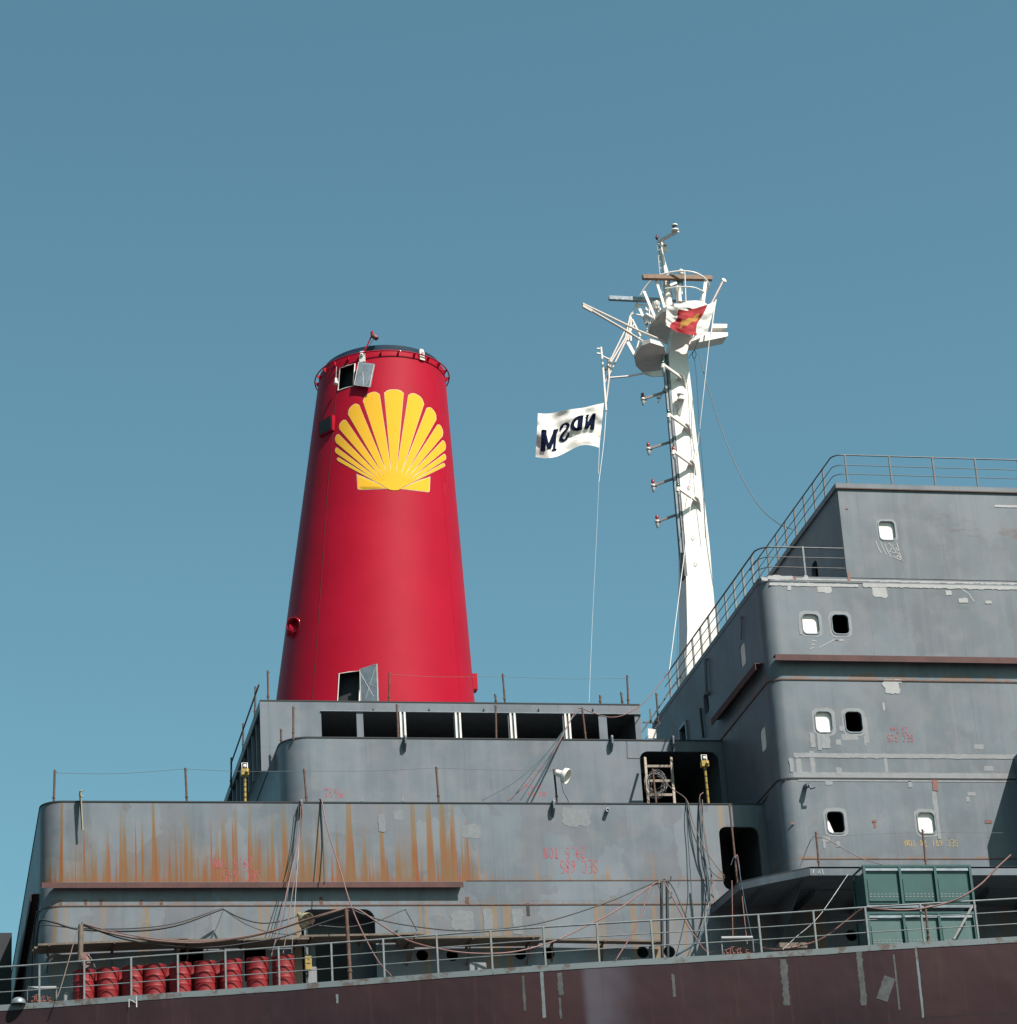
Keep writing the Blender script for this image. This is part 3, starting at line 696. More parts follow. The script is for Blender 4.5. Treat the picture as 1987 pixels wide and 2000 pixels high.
# ================================================================== FUNNEL
YF0 = YC + .9
def cen(z):
    t = (z - ZF0) / (ZF1 - ZF0); return Vector((XF0 + (XF1 - XF0) * t, YFC, z)), RF0 + (RF1 - RF0) * t
YFC = YF0 + 3.25
aL, aR = P(537, 1370, Y=YFC), P(926, 1370, Y=YFC); bL, bR = P(622.5, 748, Y=YFC), P(869.5, 735, Y=YFC)
ZF0 = (aL.z + aR.z) / 2; ZF1 = (bL.z + bR.z) / 2
XF0 = (aL.x + aR.x) / 2; XF1 = (bL.x + bR.x) / 2; RF0 = (aR.x - aL.x) / 2 * .985; RF1 = (bR.x - bL.x) / 2 * .985
fun = thing('funnel', (XF0, YFC, Z3 - .04), 'tall tapering glossy red ship funnel with yellow scallop shell emblem', 'funnel')
ztop = P(748, 738, Y=YFC).z + .00
def fpt(ang, z, off=0.0):
    c_, r = cen(z); a = R(ang); return Vector((c_.x + (r + off) * math.cos(a), c_.y + (r + off) * math.sin(a), z))
def fray(px, py, off=0.0):
    d = Vector(MW @ np.array([px - CX, CY - py, -FPX])); o = Vector(CAM); lo, hi = None, None
    t = (YFC - 6 - o.y) / d.y; st = .06 / d.length
    g = lambda t: ((lambda p: (Vector((p.x, p.y)) - Vector((cen(p.z)[0].x, YFC))).length - cen(p.z)[1] - off)(o + d * t))
    t1 = t
    for k in range(220):
        t2 = t1 + st
        if g(t2) < 0:
            for _ in range(22):
                tm = (t1 + t2) / 2
                if g(tm) < 0: t2 = tm
                else: t1 = tm
            return o + d * t1
        t1 = t2
    return o + d * ((YFC - o.y) / d.y)
# shell with two access openings cut as missing cells
NS, NZ = 240, 120; zs_ = [Z3 - .04 + (ztop - Z3 + .04) * k / NZ for k in range(NZ + 1)]
def ang_of(p): c_, r = cen(p.z); return math.degrees(math.atan2(p.y - c_.y, p.x - c_.x)) % 360
# door opening corners
dA = [fray(658, 1317), fray(700, 1311), fray(702, 1366), fray(660, 1366)]
hA = [fray(667, 718), fray(694, 711), fray(690, 755), fray(658.5, 763)]
def rng(q): a = [ang_of(p) for p in q]; z = [p.z for p in q]; return min(a), max(a), min(z), max(z)
da = (ang_of(dA[3]), ang_of(dA[2]), Z3 - .5, (dA[0].z + dA[1].z) / 2)
ha = ((ang_of(hA[0]) + ang_of(hA[3])) / 2, (ang_of(hA[1]) + ang_of(hA[2])) / 2, (hA[2].z + hA[3].z) / 2, (hA[0].z + hA[1].z) / 2)
angs = sorted(set([360 * k / NS for k in range(NS)] + [da[0], da[1], ha[0], ha[1]])); zl_ = sorted(set(zs_ + [da[3], ha[2], ha[3]]))
m = MB(); na = len(angs); v = [fpt(a, z) for z in zl_ for a in angs]; f = []
inside = lambda a, z, q: q[0] < a < q[1] and q[2] < z < q[3]
for i in range(len(zl_) - 1):
    for k in range(na):
        k2 = (k + 1) % na; am = (angs[k] + (angs[k2] if k2 else 360)) / 2; zm = (zl_[i] + zl_[i + 1]) / 2
        if inside(am, zm, da) or inside(am, zm, ha): continue
        f.append((i * na + k, i * na + k2, (i + 1) * na + k2, (i + 1) * na + k))
m.add(v, f, 0, True); m.build('casing', M['red'], fun)
# dark lining and top
m = MB(); m.add([fpt(a, z, -.35) for z in (Z3, ztop) for a in range(0, 360, 6)], [(k, (k + 1) % 60, 60 + (k + 1) % 60, 60 + k) for k in range(60)]); m.build('lining', M['dark'], fun)
ct, rt = cen(ztop)
m = MB(); m.lathe(ct, [(rt, 0), (rt - .05, .03), (rt - .12, .03), (rt - .14, .25), (rt - .20, .29), (0, .30)], 90); m.build('top_rim', M['navy'], fun)
# guard ring and brackets
zr = P(748, 743, Y=YFC).z; cr, rr_ = cen(zr)
m = MB(); ring = [Vector((cr.x + (rr_ + .13) * math.cos(2 * math.pi * k / 96), cr.y + (rr_ + .13) * math.sin(2 * math.pi * k / 96), zr)) for k in range(97)]
m.tube(ring, .022, 8); m.build('guard_ring', M['red'], fun)
for k in range(24):
    a = 15 * k + 5; p0 = fpt(a, zr, -.01); p1 = fpt(a, zr, .13); m = MB(); t = Vector((-math.sin(R(a)), math.cos(R(a)), 0)) * .012
    m.plate([p0 + t + Vector((0, 0, .02)), p1 + t + Vector((0, 0, .02)), p1 + t + Vector((0, 0, -.03)), p0 + t + Vector((0, 0, -.20))], -t * 2); m.build('bracket', M['red'], fun)
for px, py in ((709, 694), (823, 690)):
    q = fray(px, py + 14); m = MB(); d = (q - cen(q.z)[0]).normalized(); t = Vector((-d.y, d.x, 0)) * .10
    p0 = q + d * .02
    outl = [p0 - t, p0 + t, p0 + t + Vector((0, 0, .30)), p0 + t * .6 + Vector((0, 0, .40)), p0 - t * .6 + Vector((0, 0, .40)), p0 - t + Vector((0, 0, .30))]
    m.plate(outl, d * .05); m.lathe(p0 + Vector((0, 0, .25)) + d * .06, [(.03, 0), (.06, 0), (.06, .03), (.03, .03)], 14, d); m.build('lifting_lug', M['white'], fun)
# vertical weld seam
seam = [(657, 765), (650, 850), (642, 930), (633, 1050), (625, 1170), (616, 1290), (610, 1368)]
m = MB(); m.tube([fray(x, y, .003) for x, y in seam], .008, 6); m.build('weld_seam', plain('dark_weld', (.05, .008, .008), .9), fun)
seam2 = [(871, 950), (880, 1060), (889, 1150), (896, 1250), (900, 1320)]
# door and hatch leaves
def leaf(name, c4, th, mat, brace):
    q = [Vector(x) for x in c4]; nv = (q[1] - q[0]).cross(q[3] - q[0]).normalized()
    m = MB(); m.plate(q, nv * th); o_ = m.build(name, mat, fun, .004)
    m = MB(); 
    for a, b in ((0, 1), (1, 2), (2, 3), (3, 0)): m.obox(q[a].lerp(q[(a + 2) % 4], .03) - nv * .0 + nv * (th + .012), q[b].lerp(q[(b + 2) % 4], .03) + nv * (th + .012), .035, .022)
    for a, b in brace:
        A = q[0] + (q[1] - q[0]) * a[0] + (q[3] - q[0]) * a[1]; B = q[0] + (q[1] - q[0]) * b[0] + (q[3] - q[0]) * b[1]
        m.obox(A + nv * (th + .012), B + nv * (th + .012), .03, .018)
    m.build('stiffening_frame', M['offwhite'], o_); return o_
M['zinc'] = plain('zinc_sheet', (.36, .41, .46), .4, .35, var=.25, scale=4)
hz = fray(702, 1366).z
A = fray(704, 1340); dv = Vector((.66, -.50, 0))
def doorpt(x, y, Yd): return P(x, y, Y=Yd)
ya = A.y - .03
c4 = [doorpt(703, 1307, ya), doorpt(738, 1296, ya - .38), doorpt(740.5, 1372, ya - .38), doorpt(705, 1372, ya)]
leaf('access_door', c4, -.03, M['zinc'], [((.03, .1), (.75, .95)), ((.9, .1), (.3, .95)), ((.5, .52), (.95, .68))])
A = fray(700, 710); ya = A.y - .10
c4 = [doorpt(701, 707, ya - .05), doorpt(733, 711.5, ya - .35), doorpt(724, 757.5, ya - .35), doorpt(692, 753, ya - .05)]
leaf('hatch_door', c4, -.04, M['zinc'], [((.4, .4), (.6, .95)), ((.55, .62), (.95, .45)), ((.95, .45), (.7, .95))])
# opening frame edges
for q in (da, ha):
    m = MB(); zlo = max(q[2], Z3)
    m.tube([fpt(q[0], zlo, .01), fpt(q[0], q[3], .01), fpt((q[0] + q[1]) / 2, q[3], .01), fpt(q[1], q[3], .01), fpt(q[1], zlo, .01)] + ([fpt((q[0] + q[1]) / 2, zlo, .01), fpt(q[0], zlo, .01)] if q is ha else []), .02, 6)
    m.build('opening_frame', M['offwhite'], fun)
# scoop outlet, small side boxes
q = fray(577, 1222); d = (q - cen(q.z)[0]).normalized(); ax = Vector((-.62, -.72, -.12)).normalized()
m = MB(); m.lathe(q - ax * .35, [(.25, 0), (.26, .50), (.23, .50), (.22, .1), (0, .1)], 28, ax); m.build('outlet_scoop', M['red'], fun)
q = fpt(198, P(551, 1255, Y=YFC).z); m = MB(); m.lathe(q - Vector((-.2, 0, 0)), [(.22, 0), (.23, .35), (.2, .35), (.19, .1)], 20, (-1, 0, .2)); m.build('outlet_scoop', M['red'], fun)
m = MB()
q0 = fray(629, 797, .0); q1 = fray(628, 824)
for (x0, y0, x1, y1) in ((613, 805, 631, 820),):
    ctr = fpt(213, P(618, 815, Y=YFC - 2).z); d = (ctr - cen(ctr.z)[0]).normalized(); t = Vector((-d.y, d.x, 0))
    b0 = ctr + d * .10; m.plate([b0 - t * .35 + Vector((0, 0, -.28)), b0 + t * .35 + Vector((0, 0, -.28)), b0 + t * .35 + Vector((0, 0, .28)), b0 - t * .35 + Vector((0, 0, .28))], -d * .15)
m.build('side_box', M['red'], fun)
m = MB(); b0 = ctr + d * .115; m.plate([b0 - t * .30 + Vector((0, 0, -.23)), b0 + t * .30 + Vector((0, 0, -.23)), b0 + t * .30 + Vector((0, 0, .23)), b0 - t * .30 + Vector((0, 0, .23))], -d * .01); m.build('side_grille', M['dark'], fun)
q = fpt(352, P(924, 1345, Y=YFC).z); m = MB(); m.box(q.x - .05, q.x + .12, q.y - .2, q.y + .2, q.z - .25, q.z + .3); m.build('side_box', M['red'], fun)
# base pipe loop
m = MB(); m.tube([fpt(a, Z3 + .16 + .03 * math.sin(a * .3), .12) for a in range(285, 350, 4)], .022, 6); m.build('base_pipe', M['red'], fun)
# goose-neck lamp on the rim
p0 = fray(711, 684); p1 = P(727, 654, Y=p0.y - .1); p2 = P(731, 657, Y=p0.y - .15); p3 = P(736, 661, Y=p0.y - .2)
m = MB(); m.tube([P(709, 693, Y=p0.y), p1], .025, 8); m.tube([p1 + Vector((0, 0, .12)), p1 - Vector((0, 0, .02))], .05, 8); m.tube([p1, p2], .02, 6)
lampo = m.build('lamp_arm', M['red'], fun)
m = MB(); dd = (p3 - p1).normalized(); m.lathe(p2 - dd * .1, [(.05, 0), (.085, .03), (.085, .24), (.06, .26), (0, .26)], 14, dd); m.build('lamp_head', M['ironred'], lampo)
m = MB(); m.tube(smooth([p2, P(729, 664, Y=p0.y - .1), P(722, 674, Y=p0.y - .05), P(712, 686, Y=p0.y)]), .008, 5); m.build('lamp_lead', M['black'], lampo)
# work light hanging at the hatch
q = P(656.5, 744, Y=hA[0].y - .15); m = MB(); m.lathe(q, [(.0, .12), (.04, .1), (.045, .02), (.075, -.06), (.075, -.13), (0, -.13)], 14); m.tube([q + Vector((0, 0, .1)), P(657.5, 716, Y=q.y)], .008, 5); m.build('work_light', M['offwhite'], fun)

# scallop emblem laid on the casing
ox, oy, s_ = 580.0, 630.0, 1 / 5.221
def cp(p): return (ox + p[0] * s_, oy + p[1] * s_)
gaps_in = {-6: (885, 1668), -5: (830, 1622), -4: (853, 1611), -3: (872, 1592), -2: (900, 1583), -1: (931, 1566), 0: (968, 1558), 1: (1011, 1558), 2: (1056, 1564), 3: (1087, 1583), 4: (1112, 1600), 5: (1129, 1616), 6: (1155, 1628), 7: (1092, 1672)}
ribs = {0: ((893, 722), (1087, 722), 38), 1: ((1138, 745), (1294, 832), 52), 2: ((1325, 875), (1419, 992), 44), 3: ((1433, 1045), (1482, 1160), 34), 4: ((1484, 1205), (1508, 1300), 24), 5: ((1500, 1342), (1513, 1398), 14), 6: ((1490, 1436), (1503, 1468), 12),
        -1: ((676, 805), (843, 735), 52), -2: ((525, 942), (634, 842), 44), -3: ((437, 1090), (502, 998), 32), -4: ((400, 1224), (430, 1142), 24), -5: ((398, 1330), (411, 1277), 14), -6: ((420, 1412), (430, 1380), 14)}
emb = MB(); emw = MB()
def strip(mb, L0, L1, R0, R1, bulge, off, grow=0.0, nt_=16, ns=7):
    L0, L1, R0, R1 = [Vector(x) for x in (L0, L1, R0, R1)]
    ctrd = ((L1 + R1) / 2 - (L0 + R0) / 2).normalized(); q = Vector((-ctrd.y, ctrd.x))
    if (R1 - L1).dot(q) < 0: q = -q
    L0 = L0 - q * grow; R0 = R0 + q * grow; L1 = L1 - q * grow + ctrd * grow; R1 = R1 + q * grow + ctrd * grow
    v = []; f = []
    for i in range(nt_ + 1):
        t = i / nt_
        for j in range(ns + 1):
            u = j / ns; p = L0.lerp(L1, t).lerp(R0.lerp(R1, t), u)
            cap = (1 - abs(2 * u - 1) ** 3.2) * bulge * max(0, (t - .75) / .25) ** 1.0
            p = p + ctrd * cap; v.append(fray(*cp(p), off))
    for i in range(nt_):
        for j in range(ns): f.append((i * (ns + 1) + j, i * (ns + 1) + j + 1, (i + 1) * (ns + 1) + j + 1, (i + 1) * (ns + 1) + j))
    mb.add(v, f, 0, True)
def poly_on(mb, pts, off, sub=5):
    # triangulate then subdivide so it follows the curve
    P3 = [Vector((p[0], p[1], 0)) for p in pts]; bm = bmesh.new(); vs = [bm.verts.new(p) for p in P3]
    for t in tessellate_polygon([P3]):
        try: bm.faces.new([vs[i] for i in t])
        except ValueError: pass
    bmesh.ops.subdivide_edges(bm, edges=bm.edges[:], cuts=sub, use_grid_fill=True)
    bmesh.ops.triangulate(bm, faces=bm.faces[:])
    bm.verts.index_update()
    mb.add([fray(*cp((v.co.x, v.co.y)), off) for v in bm.verts], [tuple(v.index for v in f.verts) for f in bm.faces], 0, True); bm.free()
for i, (l, r, b) in ribs.items():
    strip(emb, gaps_in[i], l, gaps_in[i + 1], r, b, .012)
    strip(emw, gaps_in[i], l, gaps_in[i + 1], r, b, .007, 3.0)
hubp = [(830, 1622), (855, 1606), (900, 1578), (935, 1560), (985, 1552), (1050, 1560), (1087, 1579), (1125, 1604), (1155, 1626), (1110, 1660), (1060, 1693), (1030, 1708), (985, 1710), (940, 1700), (905, 1682), (870, 1655)]
poly_on(emb, hubp, .016, 3)
poly_on(emb, [(614, 1550), (720, 1596), (820, 1640), (912, 1692), (770, 1696), (645, 1702), (626, 1694)], .012, 4)
poly_on(emb, [(1356, 1576), (1250, 1612), (1150, 1655), (1066, 1694), (1180, 1706), (1338, 1724), (1350, 1712)], .012, 4)
poly_on(emw, [(608, 1542), (720, 1589), (820, 1634), (925, 1696), (770, 1701), (642, 1707), (620, 1698)], .007, 4)
poly_on(emw, [(1361, 1570), (1250, 1606), (1150, 1648), (1055, 1697), (1180, 1711), (1341, 1730), (1355, 1717)], .007, 4)
eo = emb.build('shell_emblem', M['emblem'], fun); emw.build('emblem_outline', plain('emblem_outline_paint', (.42, .36, .30), .7, k=1), eo)

# ================================================================== BRIDGE TOWER
YTB = YT + 13.5; RT = .42; XT1 = XB
tw = thing('bridge_tower', (29, YT, ZW), 'large grey accommodation tower with rounded windows and white primer patches', 'ship superstructure')
wins = [(1566.5, 1601.6, 1197.7, 1239.4, 'w'), (1624.5, 1659.5, 1198.7, 1240, 'd'), (1592, 1627, 1388, 1432, 'w'), (1650, 1686, 1388, 1432, 'd'), (1614.5, 1651, 1583, 1629, 'h'), (1792, 1828, 1585, 1630, 'w')]
front_holes = [pxrect(a, b, c_, d, YT, .15) for a, b, c_, d, k in wins]
XH = P(1650, 1080, Y=YT).x
zc0 = P(1700, 1137, Y=YT).z
def yz(px, py): q = P(px, py, X=XB); return q.y, q.z
def aftrect(x0, y0, x1, y1, r):   # window on the aft face: centre column spans px
    a, c_ = yz(x0, y0), yz(x1, y1); return rrect(min(a[0], c_[0]), max(a[0], c_[0]), min(a[1], c_[1]), max(a[1], c_[1]), r)
cy1, cz1 = yz(1451, 1279); cy2, cz2 = yz(1380, 1373); cy3, cz3 = yz(1491, 1444); cyd, czd = yz(1335, 1410)
aft = [rrect(cy1 - .28, cy1 + .28, cz1 - .36, cz1 + .36, .15), rrect(cy2 - .28, cy2 + .28, cz2 - .36, cz2 + .36, .15), rrect(cy3 - .28, cy3 + .28, cz3 - .36, cz3 + .36, .15), rrect(cyd - .42, cyd + .42, Z2 - .3, Z2 + 1.95, .03)]
house(tw, M['tower'], XB, XR, YT, YTB, ZW - .1, ZT, RT, front_holes, aft, th=.14)
m = MB(); m.prism(plan(XB, XR, YT, YTB, RT, d=-.02), ZT - .08, ZT - .04); m.prism(plan(XB, XR, YT, YTB, RT, d=-.03), P(1700, 1329, Y=YT).z, P(1700, 1329, Y=YT).z + .03); m.prism(plan(XB, XR, YT, YTB, RT, d=-.03), P(1700, 1520, Y=YT).z, P(1700, 1520, Y=YT).z + .03)
m.build('deck_plating', M['deck'], tw)
# level beads round the tower
for py, hgt, d, mt in ((1138.5, .03, .015, 'tower'), (1329.5, .022, .025, 'rustbar'), (1521.5, .03, .02, 'dark')):
    z = P(1700, py, Y=YT).z; band(tw, 'level_bead', M[mt], XB, XR, YT, YTB, RT, z - hgt / 2, z + hgt, d)
z = P(1700, 1678, Y=YT).z; m = MB(); m.box(XB + RT, XR, YT - .012, YT - .002, z - .012, z + .012); m.build('level_bead', M['rustbar'], tw)
# rain ledges
zl2 = P(1700, 1292, Y=YT - .22).z
m = MB(); xl_ = P(1514, 1283, Y=YT - .22).x
m.box(xl_, XR, YT - .28, YT - .003, zl2 + .15, zl2 + .17); m.box(xl_, XR, YT - .28, YT - .26, zl2 - .02, zl2 + .15); m.build('rain_ledge', M['maroon'], tw)
m = MB(); ya_ = yz(1498, 1292)[0]; yb_ = yz(1388, 1425)[0]
m.box(XB - .26, XB - .003, YT + .5, YT + 5.6, zl2 + .15, zl2 + .17); m.box(XB - .26, XB - .24, YT + .5, YT + 5.6, zl2 - .05, zl2 + .15); m.build('rain_ledge', M['maroon'], tw)
# top house
ZH = P(1700, 956, Y=YT).z; YHB = YT + 10
whole = pxrect(1716, 1750, 1016.5, 1056, YT, .14)
house(tw, M['tower'], XH, XR, YT, YHB, ZT - .02, ZH, .0, [whole], [rrect(P(1590, 1100, X=XH).y - .3, P(1590, 1100, X=XH).y + .3, ZT + .3, ZT + 1.7, .2)], name='top_house_wall', th=.14)
m = MB(); m.prism([(XH - .06, YT - .05), (XR, YT - .05), (XR, YHB), (XH - .06, YHB)], ZH, ZH + .17); m.build('roof_coaming', M['tower'], tw)
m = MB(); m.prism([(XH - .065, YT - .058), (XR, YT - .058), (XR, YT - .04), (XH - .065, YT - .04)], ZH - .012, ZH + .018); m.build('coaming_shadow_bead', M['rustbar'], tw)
# windows: frame, pane
def window(pts, Y, kind, label=None):
    cx = sum(p[0] for p in pts) / len(pts); cz = sum(p[1] for p in pts) / len(pts); m = MB(); k = len(pts)
    o_ = [Vector((cx + (p[0] - cx) * 1.0, Y, cz + (p[1] - cz) * 1.0)) for p in pts]
    def ring(s, y): return [Vector((cx + (p[0] - cx) * s, y, cz + (p[1] - cz) * s)) for p in pts]
    A, B, C_ = ring(.995, Y + .01), ring(.995, Y - .022), ring(.90, Y - .022); D_ = ring(.92, Y + .07 if kind == 'w' else Y + .12)
    v = A + B + C_ + D_; f = []
    for j in range(3):
        for i in range(k): f.append((j * k + i, j * k + (i + 1) % k, (j + 1) * k + (i + 1) % k, (j + 1) * k + i))
    m.add(v, f); wo_ = m.build('window', M['greymetal'], tw)
    if label: wo_['label'] = label
    if kind == 'w':
        m = MB(); E_ = ring(1.02, Y + .075); m.add(E_ + [Vector((p.x, p.y + .02, p.z)) for p in E_], [tuple(range(k)), tuple(range(k, 2 * k))[::-1]]); m.build('white_cover', M['board'], wo_)
    if kind == 'h':
        x0 = min(p[0] for p in pts); x1 = max(p[0] for p in pts); z0 = min(p[1] for p in pts); z1 = max(p[1] for p in pts)
        m = MB(); m.plate([Vector((x0 + .02, Y + .16, z0 - .05)), Vector((x0 + .30, Y + .16, z0 - .05)), Vector((x0 + .12, Y + .16, z1 - .25)), Vector((x0 - .03, Y + .16, z1 - .1))], (0, .02, 0)); m.build('white_cover', M['board'], wo_)
    return wo_
wl = ['white covered window', 'open dark window', 'white covered window', 'open dark window', 'window with slipped white cover', 'window with torn white cover']
for (a, b, c_, d, k), h_, l_ in zip(wins, front_holes, wl): window(h_, YT, k, l_)
window(whole, YT, 'w', 'white covered window in the top house')
for h_ in (aft[0], aft[2]):
    m = MB(); pts = [Vector((XB + .03, u, v_)) for u, v_ in h_]; m.add(pts, [tuple(range(len(pts)))]); m.build('window', M['board'], tw)
m = MB(); u0, u1 = cyd - .42, cyd + .42
for a, b in (((u0, Z2 - .1), (u0, Z2 + 1.95)), ((u1, Z2 - .1), (u1, Z2 + 1.95)), ((u0, Z2 + 1.95), (u1, Z2 + 1.95))):
    m.obox((XB - .02, a[0], a[1]), (XB - .02, b[0], b[1]), .09, .09)
m.build('door_frame', M['greymetal'], tw)
# primer halo and touch ups
m = MB()
def halo(pts, w_, seed):
    m = MB()
    cx = sum(p[0] for p in pts) / len(pts); cz = sum(p[1] for p in pts) / len(pts); k = len(pts); v = []
    hx = max(p[0] for p in pts) - cx; hz_ = max(p[1] for p in pts) - cz
    for p in pts: v.append(Vector((cx + (p[0] - cx) * 1.0, YT - .004, cz + (p[1] - cz) * 1.0)))
    for i, p in enumerate(pts):
        w2 = w_ * (1 + .45 * noise.noise(Vector((i * .9, seed, 0))))
        v.append(Vector((cx + (p[0] - cx) * (1 + w2 / hx), YT - .004, cz + (p[1] - cz) * (1 + w2 / hz_))))
    m.add(v, [(i, (i + 1) % k, (i + 1) % k + k, i + k) for i in range(k)])
    m.build('window_halo', M['touch'], tw)
for i, h_ in enumerate(front_holes + [whole]): halo(h_, .075 if i < 6 else .04, i * 3.7)
patches([(1583, 1592, 1431, 1460), (1597, 1604, 1431, 1466), (1605, 1621, 1434, 1462), (1644, 1676, 1434, 1445), (1689, 1696, 1400, 1452), (1688, 1692, 1436, 1457), (1633, 1643, 1445, 1455), (1640, 1648, 1418, 1428),
          (1606, 1622, 1634, 1644), (1608, 1613, 1640, 1658), (1633, 1641, 1644, 1655), (1830, 1836, 1585, 1640), (1824, 1832, 1544, 1600), (1903, 1922, 1454, 1463), (1923, 1941, 1497, 1506), (1890, 1906, 1547, 1554), (1887, 1894, 1556, 1567),
          (1613, 1626, 1524, 1533), (1774, 1782, 1526, 1538), (1561, 1568, 1213, 1240)], 'touch_up_patch', M['touch'], tw, YT, .35, 2)
patches([(1541, 2015, 1473, 1481), (1541, 2015, 1510, 1520), (1556, 1566, 1481, 1511), (1583, 1591, 1466, 1511), (1728, 1734, 1481, 1510), (1634, 1644, 1500, 1512), (1543, 1550, 1481, 1508), (1550, 2015, 1523.5, 1527)], 'touch_up_patch', M['touch'], tw, YT, lambda b: .45, 9)
patches([(1500, 1680, 1140, 1145), (1680, 2015, 1140, 1149), (1500, 2015, 1134, 1136.6), (1597, 1624, 1144, 1157), (1706, 1731, 1143, 1165), (1712, 1725, 1160, 1166), (1539, 1545, 1143, 1153), (1727, 1762, 1328, 1334), (1729, 1756, 1333, 1354), (1873, 1890, 1169, 1177), (1925, 1937, 1174, 1179), (1725, 1728, 1372, 1388), (1568, 1576, 1128, 1133), (1572, 1578, 1124, 1133), (1488, 1500, 1128, 1134), (1500, 1550, 1125, 1132), (1848, 1858, 1154, 1162), (1942, 1990, 987, 991)], 'fresh_primer_patch', M['bright_touch'], tw, YT, lambda b: .5 if b[1] - b[0] < 150 else .62, 5, .006)
m = MB()
# scribbled white strokes below the top window
surf = lambda px, py: (lambda q: Vector((q.x, YT - .007, q.z)))(P(px, py, Y=YT))
for st in ([(1711, 1056), (1716, 1070), (1722, 1080)], [(1720, 1058), (1726, 1072), (1732, 1084)], [(1728, 1062), (1734, 1076), (1741, 1088)], [(1736, 1060), (1748, 1074), (1760, 1092)], [(1744, 1086), (1755, 1092), (1764, 1095)], [(1750, 1070), (1758, 1082), (1762, 1096)], [(1745, 1064), (1738, 1078), (1752, 1080)], [(1752, 1060), (1756, 1075), (1752, 1090)], [(1870, 1145), (1893, 1160), (1903, 1175)], [(1600, 1265), (1625, 1252), (1648, 1249)], [(1626, 1250), (1649, 1252)], [(1586, 1251), (1595, 1252)], [(1585, 1259), (1592, 1259)], [(1583, 1268), (1590, 1264)]):
    ribbon(m, st, 1.7, surf)
m.build('fresh_primer', M['bright_touch'], tw)
wall_text(tw, [('SEC 725', 1783, 1732, 1436, 1448), ('23 Ton', 1772, 1738, 1421, 1432)], M['redtext'], YT, off=.008)
wall_text(tw, [('SEC 691 74 TON', 1870, 1766, 1641, 1653)], M['yellowtext'], YT, off=.008)
patches([(1822, 1831, 1520, 1545), (1704, 1712, 1602, 1606), (1707, 1711, 1604, 1617), (1924, 1938, 1602, 1608), (1546, 1552, 1606, 1610), (1551, 1555, 1126, 1135), (1656, 1660, 1118, 1136), (1652, 1657, 992, 995)], 'red_lead_spot', M['ironred'], tw, YT, .4, 0, .009)
# floodlight bracket on the tower wall
q = P(1573, 1537, Y=YT); m = MB(); m.tube([q, q + Vector((.03, -.30, -.02))], [.07, .085], 12); m.tube([q + Vector((.03, -.30, -.03)), q + Vector((.05, -.34, -.16)), q + Vector((.18, -.36, -.12))], .035, 8); m.build('pipe_outlet', M['mid'], tw)
# pipes on the aft face
m = MB(); a = yz(1383, 1288); b_ = yz(1386, 1353); X_ = XB - .09
m.tube([(XB, a[0], a[1]), (X_, a[0], a[1]), (X_, b_[0], b_[1]), (XB, b_[0], b_[1])], .05, 10); m.lathe((X_, b_[0], b_[1] - .08), [(.09, 0), (.09, .09)], 12); m.build('vent_pipe', M['mid'], tw)
a = yz(1452, 1205); b_ = yz(1451, 1250); m = MB(); m.tube([(XB, a[0] + .2, a[1]), (XB - .05, a[0] + .1, a[1] + .05), (XB - .05, a[0], a[1]), (XB - .05, b_[0], b_[1])], .022, 8); m.build('thin_pipe', M['mid'], tw)
a = yz(1372, 1384); b_ = yz(1378, 1441); m = MB(); m.tube([(XB - .06, a[0], a[1]), (XB - .06, b_[0], b_[1])], .04, 8); m.build('thin_pipe', M['dark'], tw)

# wing deck
wd = [P(1582, 1693, Z=ZW), P(1487, 1712, Z=ZW), P(1443, 1722, Z=ZW), P(1398, 1762, Z=ZW)]
pts = [(XR, wd[0].y), (wd[0].x, wd[0].y), (wd[1].x, wd[1].y), (wd[2].x, wd[2].y), (wd[3].x - .05, YA - .005), (XR, YA - .005)]
wdo = thing('wing_deck', (30, 77, ZW - .25), 'grey plated wing deck with dark underside jutting out below the tower', 'deck')
m = MB(); m.prism([(x, y + .0) for x, y in pts], ZW - .05, ZW - .004); m.build('deck_plate', M['deck'], wdo)
m = MB(); hh = .25
for i in range(4):
    a, b = pts[i], pts[i + 1]; m.plate([Vector((a[0], a[1], ZW - hh)), Vector((b[0], b[1], ZW - hh)), Vector((b[0], b[1], ZW)), Vector((a[0], a[1], ZW))], Vector((a[1] - b[1], b[0] - a[0], 0)).normalized() * -.012)
m.build('edge_plate', M['mid'], wdo)
for x in (24.3, 25.9, 27.6, 29.4, 31.2, 32.8): m = MB(); m.box(x, x + .012, 77.9, YA - .01, ZW - .28, ZW - .05); m.build('under_bracket', M['mid'], wdo)
m = MB()
m.plate([Vector((25.3, 77.0, ZW - .06)), Vector((25.3, YA - .01, ZW - .06)), Vector((25.3, YA - .01, ZW - 1.3))], (.02, 0, 0))
m.build('under_bracket', M['mid'], wdo)
mb = MB(); s2 = lambda px, py: (lambda q: Vector((q.x, q.y - .02, q.z)))(P(px, py, Y=wd[0].y))
for st in ([(1590, 1698), (1588, 1706)], [(1598, 1706), (1601, 1700), (1602, 1707)], [(1606, 1698), (1608, 1708)]): ribbon(mb, st, 1.2, s2)
mb.build('chalk_mark', M['whitetext'], wdo)

xk = P(1996, 1600, Y=YT).x; m = MB(); m.box(xk, XR, YT - 2.0, YT - .004, ZW, P(1990, 1478, Y=YT).z)  # block added out of view to cast the wedge of shade on the tower
tag(m.build('shadow_block', M['mid'], None, .02), 'added grey block off the right edge that shades the tower wall', 'casing')
